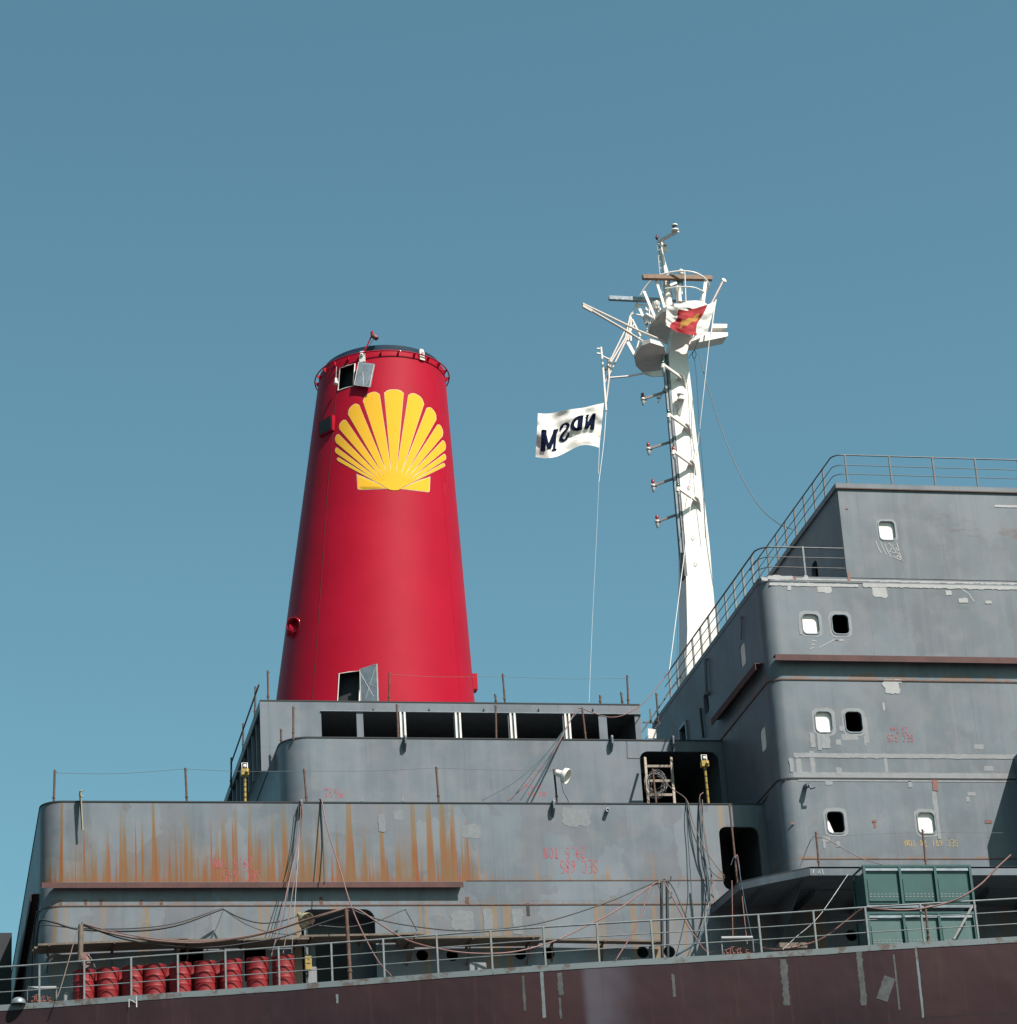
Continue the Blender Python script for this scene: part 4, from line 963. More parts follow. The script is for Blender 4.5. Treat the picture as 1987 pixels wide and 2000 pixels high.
# ================================================================== RAILINGS
def railing(name, label, base, tops, bars, rt, rb, rp, mat, posts, group='ship guard rails', pmat=None, closed_top=True):
    """base: list of path points (3D); tops: height above; posts: list of 3D foot points"""
    o = thing(name, base[len(base) // 2], label, 'railing', group)
    up = Vector((0, 0, tops)); m = MB(); m.tube([p + up for p in base], rt, 8); m.build('top_rail', mat, o)
    for b in bars: m = MB(); m.tube([p + Vector((0, 0, b)) for p in base], rb, 6); m.build('middle_rail', mat, o)
    for p, h_, kw in posts:
        m = MB(); m.obox(p, p + Vector((0, 0, h_)), rp * 2, rp * 2 * kw); m.build('post', pmat or mat, o)
    return o
ex = [77, 165, 257, 348.5, 442, 546.5, 650, 752, 857, 963, 1067, 1172, 1278, 1384, 1489, 1597, 1699, 1807, 1913, 2010, -12]
hr = 1.05
posts = [(edge_at(x) + Vector((0, .05, 0)), hr, 1.3) for x in ex]
railing('railing', 'long grey three bar guard rail along the edge of the main deck in front', [p + Vector((0, .05, 0)) for p in EDGE], hr, (.36, .70), .026, .015, .024, M['rail'], posts, None)
m = None
# tower deck rail
yb9 = YT + 10.4
cr_ = .45
def corner_path(x0, y0, xend, yend, r, z):
    p = [Vector((xend, y0, z))]
    for k in range(9):
        a = R(270 - 90 * k / 8); p.append(Vector((x0 + r + r * math.cos(a), y0 + r + r * math.sin(a), z)))
    p.append(Vector((x0, yend, z))); return p
base = corner_path(XB + .03, YT + .03, XH - .01, YT + 11.6, cr_, ZT - .02)
pp = []
for k in range(11): pp.append((Vector((XB + .03, YT + .75 + k * 1.02, ZT - .04)), .98, 1.6))
pp.append((P(1574, 1126, Y=YT + .03), .98, 1.2))
railing('railing', 'rail round the tower deck beside the white mast, sloping down to the left', base, .98, (.33, .66), .025, .014, .026, M['darkrail'], pp, 'ship guard rails', M['rail'])
m = MB()
base = corner_path(XH - .02, YT + .02, XR, YT + 9.5, .3, ZH + .17)
pp = [(Vector((XH - .02, YT + 1.1 + k * 1.05, ZH + .17)), .98, 1.6) for k in range(8)]
for px in (1657, 1743.5, 1828, 1911, 1995):
    q = P(px, 950, Y=YT + .02); pp.append((Vector((q.x, YT + .02, ZH + .17)), .98, 1.2))
railing('railing', 'thin dark rail round the roof of the top house against the sky', base, .98, (.34, .64), .022, .013, .022, M['darkrail'], pp, 'ship guard rails')
# stair rail between upper house and tower
st = thing('inclined_ladder', P(1270, 1440, Y=86.5), 'short steel steps with handrail between open bays and tower', 'ladder')
a = P(1252, 1432, Y=86.5); b_ = P(1285, 1385, Y=88.2)
m = MB(); m.tube([a, b_, P(1340, 1306, Y=89.0 + 1.2)], .024, 8); m.build('handrail', M['darkrail'], st)
m = MB(); m.tube([P(1262, 1442, Y=86.6), P(1290, 1412, Y=88)], .02, 8); m.build('handrail', M['darkrail'], st)
m = MB(); m.obox(P(1256, 1411, Y=88), P(1286, 1411, Y=88), .05, .05); m.obox(P(1270, 1385, Y=88), P(1272, 1411, Y=88), .04, .06); m.build('landing_frame', M['darkrail'], st)
m = MB(); q = P(1266, 1442, Y=86.8); m.plate([q, q + Vector((.28, 0, 0)), q + Vector((.30, 0, .3)), q + Vector((.02, .0, .34))], (0, .03, 0)); m.build('white_plate', M['offwhite'], st)

# ================================================================== RUSTY STANCHIONS
def post(label, x0, y0, x1, y1, Y, r=.032, mat='rustbar', group='rusty iron stanchions on the deck edges', hook=True, drop=.12):
    b = P(x1, y1, Y=Y); t = P(x0, y0, Y=Y); m = MB(); b2 = b - (t - b).normalized() * drop
    m.tube([b2, b.lerp(t, .5) + Vector((.004, 0, 0)), t], r, 8)
    m.tube([t - Vector((0, 0, .06)), t - Vector((-.0, 0, .06)) + Vector((r * 2.2, -.0, .0))], r * .35, 5)
    m.tube([b.lerp(t, .1), b.lerp(t, .1) + Vector((0, 0, .05))], r * 1.35, 8)
    return tag(m.build('stanchion', M[mat]), label, 'post', group)
SP = [
 ('rusty stanchion nearest the far left corner of the streaked deckhouse roof', 107, 1504, 105, 1566, YA + .1),
 ('rusty stanchion on the streaked deckhouse roof, left of the yellow hose post', 362, 1500, 365, 1565, YA + .1),
 ('rusty stanchion on the lowest roof just above the hanging rope bundle', 594, 1502, 599, 1565, YA + .1),
 ('rusty stanchion on the lowest roof between rope bundle and white floodlight', 852, 1498, 857, 1563, YA + .1),
 ('rusty stanchion carrying the white floodlight on the lowest roof', 1082, 1502, 1088, 1563, YA + .1),
 ('slim pinkish bar standing in front of the dark doorway beside the tower', 1425, 1571, 1440, 1718, YA - 1.6),
 ('rusty stanchion on the middle roof before the blank left wall of the top tier', 573, 1380, 573, 1438, YB + .1),
 ('short rusty stanchion at the rounded left corner of the middle roof', 548.5, 1424, 549.5, 1450, YB + 1.0),
 ('short rusty stanchion lowest on the left edge of the middle roof', 526.5, 1476, 527, 1509, YB + 3.8),
 ('rusty stanchion in front of the second white channel pillar of the open bays', 775, 1376, 778, 1438, YB + .1),
 ('rusty stanchion in front of the middle open bay, right of the funnel centre', 968, 1378, 969.5, 1438, YB + .1),
 ('rusty stanchion holding the pink hose in front of the right open bays', 1137, 1382, 1144, 1440, YB + .1),
 ('rusty stanchion left of the red funnel on the top roof', 523, 1310, 524, 1368, YC + .2),
 ('rusty stanchion in front of the red funnel right of its open door', 761, 1314, 760, 1369, YC + .2),
 ('short rusty stub just right of the funnel foot', 967, 1356, 969, 1372, YC + .2),
 ('tall rusty stanchion right of the funnel, against open sky', 982, 1316, 986.5, 1372, YC + .2),
 ('short rusty stub far right on the top roof, left of the close pair', 1172, 1358, 1173, 1373, YC + .2),
 ('shorter of the close pair of stanchions at the right end of the top roof', 1213, 1352, 1216, 1374, YC + .2),
 ('taller of the close pair of stanchions at the right end of the top roof', 1225, 1319, 1227.5, 1374, YC + .2),
 ('uppermost rusty stanchion on the sloping left edge of the top roof', 499, 1341, 498, 1396, YC + 1.4),
 ('middle rusty stanchion on the sloping left edge of the top roof', 475, 1413, 475, 1460, YC + 4.5),
 ('rusty stanchion on the wing deck holding two looped cables', 1594, 1625, 1600, 1691, 77.2),
 ('rusty stanchion on the wing deck above the green cabinets', 1802, 1620, 1809, 1689, 77.2),
 ('rusty bar with wire loop at the lower end of the tower rail', 1282, 1354, 1286, 1410, 87.9),
]
for s in SP: post(*s)
post('black stanchion lowest on the sloping left edge of the top roof', 452, 1480, 451, 1532, YC + 7.8, mat='black')
m = MB(); m.tube([P(506, 1337, Y=YC + .8), P(452, 1490, Y=YC + 7.8)], .028, 6); tag(m.build('handrail_bar', M['black']), 'long dark bar slanting down along the left edge of the top roof', 'bar')
post('rusty pipe rising from the main deck in front of the tier opening', 676, 1775, 684, 1913, 77.0, r=.055)
post('rusty T-topped prop standing in front of the green cabinets', 1808, 1770, 1814, 1842, 72.6, r=.035)
m = MB(); t_ = P(158, 1808, Y=77.9); b_ = P(156, 1935, Y=77.9)
m.tube([b_, t_], .075, 8); m.tube([t_, t_ + Vector((.04, 0, .10))], .02, 6); m.tube([t_, t_ + Vector((-.05, 0, .06))], .02, 6)
tag(m.build('timber_prop', M['wood']), 'thick dark timber prop carrying cables behind the leftmost drum', 'post')
m = MB()
for x in (1292, 1303): m.tube([P(x, 1722, Y=77.6), P(x + 2, 1873, Y=77.6)], .045, 8)
m.tube([P(1285, 1722, Y=77.6), P(1310, 1720, Y=77.6), P(1311, 1712, Y=77.6)], .02, 6); m.tube([P(1300, 1755, Y=77.6), P(1311, 1754, Y=77.6), P(1312, 1743, Y=77.6)], .018, 6)
tag(m.build('cable_stand', M['black']), 'black double pole stand with hooks where many cables are hung', 'post')

# wires strung between the stanchions
def cable(label, pts, r, mat, cat='cable', name='cable', group=None, n=6, sm=6):
    m = MB(); q = [P(p[0], p[1], Y=p[2]) for p in pts]; m.tube(smooth(q, n) if len(q) > 2 else q, r, sm)
    return tag(m.build(name, M[mat]), label, cat, group)
gw = 'thin wires between the stanchions'
cable('thin wire strung between the two stanchions left on the lowest roof', [(107, 1510, 80.1), (230, 1511, 80.1), (363, 1502, 80.1)], .006, 'wire', 'wire', 'wire', gw)
cable('thin wire running past the yellow hose post to the rope bundle stanchion', [(363, 1502, 80.1), (480, 1507, 80.1), (594, 1506, 80.1)], .006, 'wire', 'wire', 'wire', gw)
cable('thin wire crossing in front of the middle tier towards the funnel centre', [(594, 1506, 80.1), (720, 1506, 80.1), (852, 1500, 80.1)], .006, 'wire', 'wire', 'wire', gw)
cable('thin wire ending at the white floodlight stanchion', [(852, 1500, 80.1), (970, 1504, 80.1), (1082, 1505, 80.1)], .006, 'wire', 'wire', 'wire', gw)
cable('thin wire across the sky right of the funnel', [(760, 1317, 85.2), (850, 1322, 85.2), (982, 1322, 85.2), (1100, 1326, 85.2), (1225, 1325, 85.2)], .005, 'wire', 'wire', 'wire', gw)
cable('thin wire crossing the tower wall below its lowest windows', [(1594, 1637, 77.2), (1700, 1630, 77.2), (1802, 1626, 77.2), (1960, 1627, 77.2)], .005, 'wire', 'wire', 'wire', gw)

# ================================================================== MAST
def Q(px, py, d=0.0): return P(px, py, Y=YM + d)
mast = thing('radar_mast', P(1365, 1300, Y=YM) * 1.0 - Vector((0, 0, .9)), 'tall white tapering radar mast with signal lamps and radar scanners at its head', 'mast')
lv = [(1372, 1365, 1339, 1415, 1.25), (1366, 1230, 1343, 1400, 1.1), (1362, 1059, 1339, 1386, .95), (1350, 880, 1323, 1365, .85), (1325, 700, 1306, 1344, .75), (1332, 640, 1316, 1346, .7), (1330, 600, 1318, 1344, .6)]
m = MB(); v = []; f = []
for _, py, xl, xr, dp in lv:
    a, b = Q(xl, py), Q(xr, py); z = (a.z + b.z) / 2
    v += [(a.x, YM, z), (b.x, YM, z), (b.x, YM + dp, z), (a.x, YM + dp, z)]
for i in range(len(lv) - 1):
    for k in range(4): f.append((4 * i + k, 4 * i + (k + 1) % 4, 4 * i + 4 + (k + 1) % 4, 4 * i + 4 + k))
m.add(v, f); m.add(v[:4], [(0, 1, 2, 3)]); m.add(v[-4:], [(3, 2, 1, 0)]); m.build('column', M['white'], mast)
m = MB(); m.obox(Q(1337, 1130, .25), Q(1300, 700, .2), .10, .5); m.build('cable_tray', M['tray'], mast)
m = MB(); m.obox(Q(1331, 1080, .02), Q(1296, 690, .02), .07, .06); m.obox(Q(1336, 1080, -.02), Q(1303, 690, -.02), .03, .05); m.build('tray_rail', M['greymetal'], mast)
for px, py in ((1344, 950), (1352, 1049), (1357, 1100)):
    q = Q(px, py, -.01); m = MB(); m.tube([q, q + Vector((0, -.05, 0)), q + Vector((.08, -.05, -.04)), q + Vector((.08, 0, -.04))], .012, 6); m.build('rung', M['offwhite'], mast)
def lamp_unit(p, colr, parent, up=1.0):
    m = MB(); m.lathe(p, [(.0, -.05), (.07, -.05), (.075, .02), (.05, .04), (.0, .04)], 12); b = m.build('lamp', M['offwhite'], parent)
    m = MB(); m.lathe(p + Vector((0, 0, .05)), [(.055, 0), (.06, .10), (.045, .17), (0, .19)], 12); m.build('red_lens' if colr == 'glassred' else 'green_lens', M[colr], b) if False else m.build('lens', M[colr], parent)
    m = MB(); m.lathe(p + Vector((0, 0, -.06)), [(.05, 0), (.055, -.07), (.045, -.17), (.0, -.22)], 12); m.build('clear_lens', M['clear'], parent)
# arms reaching aft (left)
for i, (lx, ly, rx, ry) in enumerate(((1256, 779, 1300, 765), (1267, 876, 1310, 863), (1276, 948, 1318, 934), (1284, 1018, 1326, 1004))):
    m = MB(); m.obox(Q(lx + 2, ly, .55), Q(rx, ry, .30), .075, .075); m.obox(Q(lx - 4, ly + 1, .55), Q(lx + 7, ly + 1, .55), .20, .03)
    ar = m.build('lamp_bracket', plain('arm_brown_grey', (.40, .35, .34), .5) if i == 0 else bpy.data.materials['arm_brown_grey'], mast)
    lamp_unit(Q(lx, ly, .55), 'glassred', ar)
m = MB(); m.obox(Q(1286, 786, .4), Q(1300, 754, .35), .05, .10); m.lathe(Q(1286, 778, .4), [(.05, 0), (.07, .05), (.0, .1)], 10); m.build('strut', M['offwhite'], mast)
# arms towards the right front with scooped gusset
for i, (lx, ly, rx, ry, cl) in enumerate(((1296, 715, 1336, 741, 'glassgreen'), (1307, 812, 1347, 838, 'glassgreen'), (1316, 884, 1356, 910, 'glassred'), (1325, 956, 1365, 981, 'glassgreen'))):
    p0, p1 = Q(lx + 2, ly - 1, -.75), Q(rx, ry, -.04)
    m = MB(); m.obox(p0, p1, .085, .085); m.tube([Q(lx - 1, ly + 4, -.75), Q(lx, ly - 4, -.75)], .075, 10)
    ar = m.build('lamp_bracket', M['white'], mast); lamp_unit(Q(lx, ly, -.75), cl, ar)
    m = MB(); g0 = Q(rx - 10, ry - 2, 0); pts = []
    for k in range(9):
        a = R(90 * k / 8); pts.append(Vector((g0.x + .32 * math.sin(a) * .75, YM - .28 * math.cos(a) ** 1.4 - .005, g0.z - .36 * (1 - math.cos(a)) * 1.0 - .02)))
    g1 = Vector((g0.x + .24, YM - .005, g0.z - .40))
    pp_ = [Vector((g0.x - .02, YM - .002, g0.z)), Vector((g0.x, YM - .30, g0.z + .06)), Vector((g0.x + .13, YM - .22, g0.z + .02)), Vector((g0.x + .22, YM - .10, g0.z - .14)), Vector((g0.x + .25, YM - .002, g0.z - .40))]
    m.plate(pp_, (-.03, .0, -.02)); m.build('gusset', M['offwhite'], mast)
q = Q(1330, 780, -.22); m = MB(); m.lathe(q, [(.0, -.04), (.13, -.04), (.14, 0), (.10, .0), (.10, .16), (.12, .17), (.12, .21), (.06, .24), (0, .24)], 16); m.plate([q + Vector((-.1, 0, -.04)), q + Vector((.12, 0, -.04)), q + Vector((.0, .2, -.55)), q + Vector((-.08, .2, -.5))], (0, .05, 0)); m.build('mast_lamp', M['offwhite'], mast)
# platforms (horizontal plates seen from below)
def plat(name, pxs, dref, thick, mat='offwhite', lip=.16):
    cx = sum(p[0] for p in pxs) / len(pxs); cy = sum(p[1] for p in pxs) / len(pxs); Z = Q(cx, cy, dref).z
    pts = [P(x, y, Z=Z) for x, y in pxs]; m = MB(); m.prism([(p.x, p.y) for p in pts], Z, Z + thick)
    o_ = m.build(name, M[mat], mast); m = MB(); k = len(pts)
    for i in range(k):
        a, b = pts[i], pts[(i + 1) % k]; m.obox(a + Vector((0, 0, lip / 2)), b + Vector((0, 0, lip / 2)), .02, lip, up=(0, 0, 1))
    m.build('platform_lip', M[mat], o_); return Z, pts
nq = lambda L: [(1130 + x / 6.397, 560 + y / 6.397) for x, y in L]
zpl, _ = plat('lower_platform', nq([(705, 885), (735, 820), (800, 735), (900, 700), (1060, 750), (1110, 900), (1085, 1050), (930, 1100), (800, 1065), (722, 985)]), .4, .04)
zpu, _ = plat('upper_platform', nq([(870, 600), (905, 500), (960, 410), (1060, 320), (1200, 262), (1380, 262), (1500, 300), (1545, 360), (1400, 500), (1250, 560), (1180, 760), (1050, 690)]), .3, .05)
m = MB(); m.plate([Q(1253, 728, .3), Q(1298, 722, .1), Q(1296, 735, .1), Q(1273, 735, .2)], (0, .04, 0)); m.plate([Q(1318, 700, .2), Q(1325, 648, .2), Q(1308, 690, .2), Q(1316, 698, .2)], (0, .05, 0)); m.build('gusset', M['offwhite'], mast)
# rounded platform drum on the head
q = Q(1352, 604, .1); m = MB(); m.lathe(q - Vector((0, 0, .25)), [(0, 0), (.55, 0), (.58, .04), (.58, .30), (.52, .33), (0, .36)], 32); m.build('head_drum', M['white'], mast)
# hoop rail
c3 = lambda L, d=0: [Q(1020 + x / 4.264, 420 + y / 4.264, d) for x, y in L]
hoop = [(900, 845, .6), (955, 740, .5), (1010, 625, .35), (1090, 535, .15), (1190, 487, -.1), (1330, 466, -.3), (1440, 480, -.4), (1515, 520, -.3), (1555, 575, -.1), (1545, 620, .1), (1500, 690, .4), (1465, 745, .6)]
m = MB(); m.tube(smooth([Q(1020 + x / 4.264, 420 + y / 4.264, d) for x, y, d in hoop]), .033, 8); m.build('hoop_rail', M['white'], mast)
m = MB(); m.tube(smooth([Q(1020 + x / 4.264, 420 + y / 4.264, d) for x, y, d in ((1190, 612, -.1), (1300, 598, -.3), (1420, 600, -.4), (1500, 630, -.3), (1530, 655, -.1))]), .022, 6); m.build('hoop_rail', M['white'], mast)
def bar(name, pts, w_, mat='white', flat=None, d=0.0):
    m = MB(); q = [Q(1020 + p[0] / 4.264, 420 + p[1] / 4.264, p[2] if len(p) > 2 else d) for p in pts]
    if flat: m.obox(q[0], q[-1], w_, flat)
    else: m.tube(q, w_, 8)
    return m.build(name, M[mat], mast)
bar('hoop_stanchion', [(1112, 530), (1195, 795)], .09, flat=.05); bar('hoop_stanchion', [(1015, 635), (1115, 875)], .10, flat=.05); bar('hoop_stanchion', [(1530, 540), (1500, 790)], .12, flat=.05, d=-.2)
bar('hoop_stanchion', [(1355, 470, -.35), (1367, 780, -.35)], .02); bar('hoop_stanchion', [(960, 740, .5), (1040, 915, .5)], .10, flat=.05); bar('hoop_stanchion', [(1035, 905, .5), (1050, 985, .5)], .08, flat=.05)
bar('hoop_stanchion', [(960, 742, .5), (1045, 755, .5)], .025); bar('hoop_stanchion', [(920, 822, .5), (1000, 835, .5)], .025); bar('hoop_stanchion', [(1545, 600, .1), (1465, 740, .4)], .022)
bar('hoop_stanchion', [(905, 850, .5), (905, 1050, .5)], .04); bar('hoop_stanchion', [(915, 870, .5), (985, 1010, .5)], .05); bar('hoop_stanchion', [(985, 1000, .5), (940, 1170, .5)], .03)
# topmast with its small ladder
m = MB(); m.tube([Q(1306, 605, .3), Q(1302, 540, .3), Q(1293, 500, .3), Q(1288, 468, .3)], [.17, .12, .075, .06], 10); m.build('topmast', M['white'], mast)
m = MB()
a0, a1 = Q(1294, 595, .1), Q(1284, 476, .1); b0, b1 = Q(1298, 595, .1), Q(1288, 476, .1); m.tube([a0, a1], .013, 5)
for k in range(11):
    t = k / 10; m.tube([a0.lerp(a1, t), b0.lerp(b1, t) + Vector((.02, 0, 0))], .012, 5)
m.build('topmast_ladder', M['offwhite'], mast)
m = MB(); m.tube(smooth([Q(1284, 472, .05), Q(1287, 490, .05), Q(1294, 510, .05), Q(1297, 535, .05), Q(1300, 580, .05)]), .013, 5); m.build('cable', M['black'], mast)
m = MB(); m.lathe(Q(1284, 467, .2), [(.05, 0), (.06, .06), (.06, .1), (0, .1)], 10); l_ = m.build('top_lamp', M['black'], mast)
m = MB(); m.lathe(Q(1284.5, 465, .2) + Vector((0, 0, .03)), [(.045, 0), (.045, .09), (0, .11)], 10); m.build('red_lens', M['glassred'], l_)
m = MB(); m.obox(Q(1288, 471, .2), Q(1325, 451, -.5), .09, .10); m.plate([Q(1288, 468, .2), Q(1296, 475, .2), Q(1292, 482, .2), Q(1288, 480, .2)], (0, .03, 0)); arm = m.build('lamp_arm', M['offwhite'], mast)
q = Q(1319, 451, -.45); m = MB(); m.lathe(q, [(0, 0), (.13, 0), (.13, .06), (.085, .06), (.085, .2), (.11, .2), (.11, .25), (.06, .28), (0, .28)], 18); lo = m.build('masthead_lamp', M['white'], arm)
m = MB(); m.lathe(q + Vector((0, -.0, .065)), [(.088, 0), (.088, .13)], 18); m.build('lamp_glass', M['lens'], arm)
m = MB(); q = Q(1303, 487, 0.0); m.plate([Q(1295, 477, 0), Q(1303, 479, 0), Q(1307, 489, 0), Q(1302, 493, 0), Q(1296, 490, 0)], (0, .05, 0)); m.lathe(Q(1300, 479, -.05), [(.05, 0), (.06, .08), (.03, .13), (0, .13)], 12); m.build('horn', M['offwhite'], mast)
# scanners
m = MB(); m.obox(Q(1255, 541, -.1), Q(1391, 543.5, .0), .19, .16); sc1 = m.build('radar_scanner', M['radar_brown'], mast, .02)
m = MB(); m.lathe(Q(1328, 562, .1), [(.13, 0), (.14, .25), (.20, .32), (.20, .36), (0, .37)], 18); m.obox(Q(1308, 541, .1), Q(1334, 541, .1), .12, .18); m.build('scanner_gearbox', M['radar_blue'], sc1)
m = MB(); m.lathe(Q(1327, 590, .1), [(.10, 0), (.10, .35), (.16, .5), (.16, .62)], 18); m.build('scanner_pedestal', M['white'], sc1)
q = Q(1331, 536, .3); m = MB(); m.lathe(q, [(.09, 0), (.09, .12), (.11, .13), (.06, .2), (0, .2)], 14); m.build('small_lamp', M['offwhite'], mast)
m = MB(); m.obox(Q(1189, 582, .4), Q(1290, 587, .4), .17, .14); m.obox(Q(1290, 587, .4), Q(1356, 589, .4), .08, .10); sc2 = m.build('radar_scanner', M['radar_wrap'], mast, .02)
m = MB(); m.obox(Q(1272, 596, .4), Q(1287, 599, .4), .25, .2); m.lathe(Q(1284, 600, .35), [(.05, 0), (.09, .05), (.10, .2), (.05, .26), (0, .27)], 12); m.lathe(Q(1288, 614, .4), [(.12, 0), (.08, .25)], 12); m.build('scanner_gearbox', M['offwhite'], sc2)
for i, (a, b, c__, d) in enumerate(((1262, 600, 1262, 632), (1268, 598, 1270, 634), (1274, 605, 1274, 628))):
    bar('support', [((a - 1020) * 4.264, (b - 420) * 4.264, .4), ((c__ - 1020) * 4.264, (d - 420) * 4.264, .4)], .025)
for (x, y, s) in ((1263, 606, .07), (1264, 616, .09), (1270, 619, .08), (1310, 572, .08), (1312, 578, .07)):
    m = MB(); m.lathe(Q(x, y, .3), [(0, -s), (s * .8, -s * .5), (s, 0), (s * .6, s * .8), (0, s)], 12); m.build('insulator', M['offwhite'], mast)
m = MB(); m.tube([Q(1266, 622, .35), Q(1267, 632, .35), Q(1276, 632, .35), Q(1276, 620, .35), Q(1266, 622, .35)], .022, 6); m.build('cage', M['offwhite'], mast)
m = MB(); m.obox(Q(1309, 557, -.1), Q(1322, 552, -.1), .08, .05); m.plate([Q(1318, 566, .1), Q(1332, 562, .1), Q(1334, 574, .1), Q(1322, 580, .1)], (0, .1, 0)); m.build('bracket_box', M['white'], mast)
# yard to the left: two tubes
M['shadewhite'] = plain('shaded_white', (.42, .37, .345), .45, var=.08, k=1)  # darker brownish copy of the white paint, shade put into its colour
m = MB(); m.tube([Q(1138, 593, -1.4), Q(1192, 619, -.9), Q(1250, 647, -.4), Q(1302, 668, 0)], .042, 8); m.tube([Q(1156, 607, -1.25), Q(1215, 641, -.7), Q(1272, 677, -.1), Q(1300, 692, 0)], .042, 8)
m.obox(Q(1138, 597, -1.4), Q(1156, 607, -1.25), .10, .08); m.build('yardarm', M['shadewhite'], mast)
# gaff frame to the left below
m = MB()
for L in ([(1231, 617, .4), (1222, 660, .3), (1185, 722, .2)], [(1238, 634, .4), (1192, 728, .2), (1181, 748, .2)], [(1228, 632, .5), (1178, 733, .3)], [(1190, 738, .1), (1225, 735, .1), (1268, 727, .1)], [(1190, 738, .1), (1184, 786, .1)], [(1188, 700, .2), (1190, 738, .1)], [(1192, 699, .2), (1192, 725, .2)]):
    m.tube([Q(*p) for p in L], .035, 6)
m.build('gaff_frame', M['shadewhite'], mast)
m = MB(); m.tube([Q(1174, 678, .1), Q(1178, 720, .1), Q(1184, 802, .1)], .042, 8); m.tube([Q(1166, 681, .1), Q(1173, 681, .1)], .03, 6); m.tube([Q(1166, 690, .1), Q(1173, 691, .1)], .03, 6); m.tube([Q(1174, 694, .1), Q(1190, 702, .15)], .03, 6); m.build('gaff_pole', M['white'], mast)
m = MB(); m.obox(Q(1225, 665, .4), Q(1232, 640, .4), .10, .1); m.obox(Q(1226, 668, .4), Q(1242, 697, .4), .12, .05); m.build('frame_box', M['offwhite'], mast)
# right spreader, floodlight disc, side boxes
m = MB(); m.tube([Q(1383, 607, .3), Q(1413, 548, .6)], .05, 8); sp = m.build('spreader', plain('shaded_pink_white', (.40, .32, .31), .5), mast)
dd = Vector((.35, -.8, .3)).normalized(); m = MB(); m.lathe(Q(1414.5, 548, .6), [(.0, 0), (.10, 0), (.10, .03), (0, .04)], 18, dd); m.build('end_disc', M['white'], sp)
m = MB(); m.tube([Q(1399, 585, -.7), Q(1396, 600, -.7), Q(1389, 652, -.7)], .028, 6); m.build('flag_staff', M['white'], mast)
def wedge(pxf, d0, depth, name):
    m = MB(); m.plate([Q(x, y, d0) for x, y in pxf], (0, depth, 0)); return m.build(name, M['white'], mast)
a, b, c__, d = Q(1345, 664, -.1), Q(1423, 649, -.1), Q(1421, 655, -.1), Q(1345, 677, -.1)
m = MB(); m.plate([Q(1352, 664, -.25), Q(1366, 648, -.25), Q(1422, 649, -.25), Q(1422.5, 655, -.25), Q(1420, 657, -.25), Q(1352, 671, -.25)], (0, .6, 0)); m.build('side_platform', M['white'], mast)
m = MB(); m.plate([Q(1391, 632, -.1), Q(1421, 632.5, -.1), Q(1420.5, 640, -.1), Q(1391, 640, -.1)], (0, .35, 0)); m.build('side_box', M['white'], mast)
m = MB(); m.obox(Q(1350, 655, -.1), Q(1358, 634, .0), .1, .3); m.obox(Q(1344, 672, .1), Q(1360, 640, .1), .12, .05); m.build('strut', M['white'], mast)

# flags
def flag(name, label, cat, hoist_top, hoist_bot, fly_top, fly_bot, Yd, mats, pick, wav, nu=90, nv=54, seed=0.0, parent=None, top_arc=0.0, bot_arc=0.0):
    def S(u, v):   # u 0 hoist .. 1 fly ; v 0 bottom .. 1 top
        T = Vector((*hoist_top, 0)).lerp(Vector((*fly_top, 0)), u); B = Vector((*hoist_bot, 0)).lerp(Vector((*fly_bot, 0)), u)
        T.y += top_arc * math.sin(math.pi * u); B.y += bot_arc * math.sin((2 if bot_arc < 0 else 1) * math.pi * u)
        p = B.lerp(T, v); y = Yd + wav * (.25 + u) * (math.sin(5.6 * u + 2.1 * v + seed) + .45 * math.sin(12 * u - 4 * v + seed * 2)) + wav * .5 * noise.noise(Vector((u * 5, v * 5, seed)))
        q = P(p.x, p.y, Y=Yd); q.y = y; q.x += (y - Yd) * .25; q.z += (y - Yd) * .33; return q
    m = MB(); v = [S(i / nu, j / nv) for j in range(nv + 1) for i in range(nu + 1)]; f = []; mi = []
    for j in range(nv):
        for i in range(nu):
            m_ = pick((i + .5) / nu, (j + .5) / nv)
            f.append((j * (nu + 1) + i, j * (nu + 1) + i + 1, (j + 1) * (nu + 1) + i + 1, (j + 1) * (nu + 1) + i)); mi.append(m_)
    m.v = v; m.f = [list(x) for x in f]; m.mi = mi; m.sm = [True] * len(f)
    return m, S
YFl = YM + .05
m, S = flag('flag', '', '', (1180, 787), (1171, 874), (1051, 806), (1046, 891), YFl, None, lambda u, v: 0, .20, seed=1.0, top_arc=4, bot_arc=-9)
fl = m.build('flag', M['flagwhite']); tag(fl, 'white flag with dark blue mirrored capital letters flying left of the mast', 'flag')
tm = MB()
def Sf(u, v): q = S(u, v); q.y -= .03 + .003 * PC2; return q
PC2 = 0
def seg(a, b, wd, n=6):
    wd *= 1.3; SK = .0022
    global PC2; PC2 = (PC2 + 1) % 7
    ribbon(tm, [(a[0] + (b[0] - a[0]) * k / n, a[1] + (b[1] - a[1]) * k / n) for k in range(n + 1)], wd, Sf)
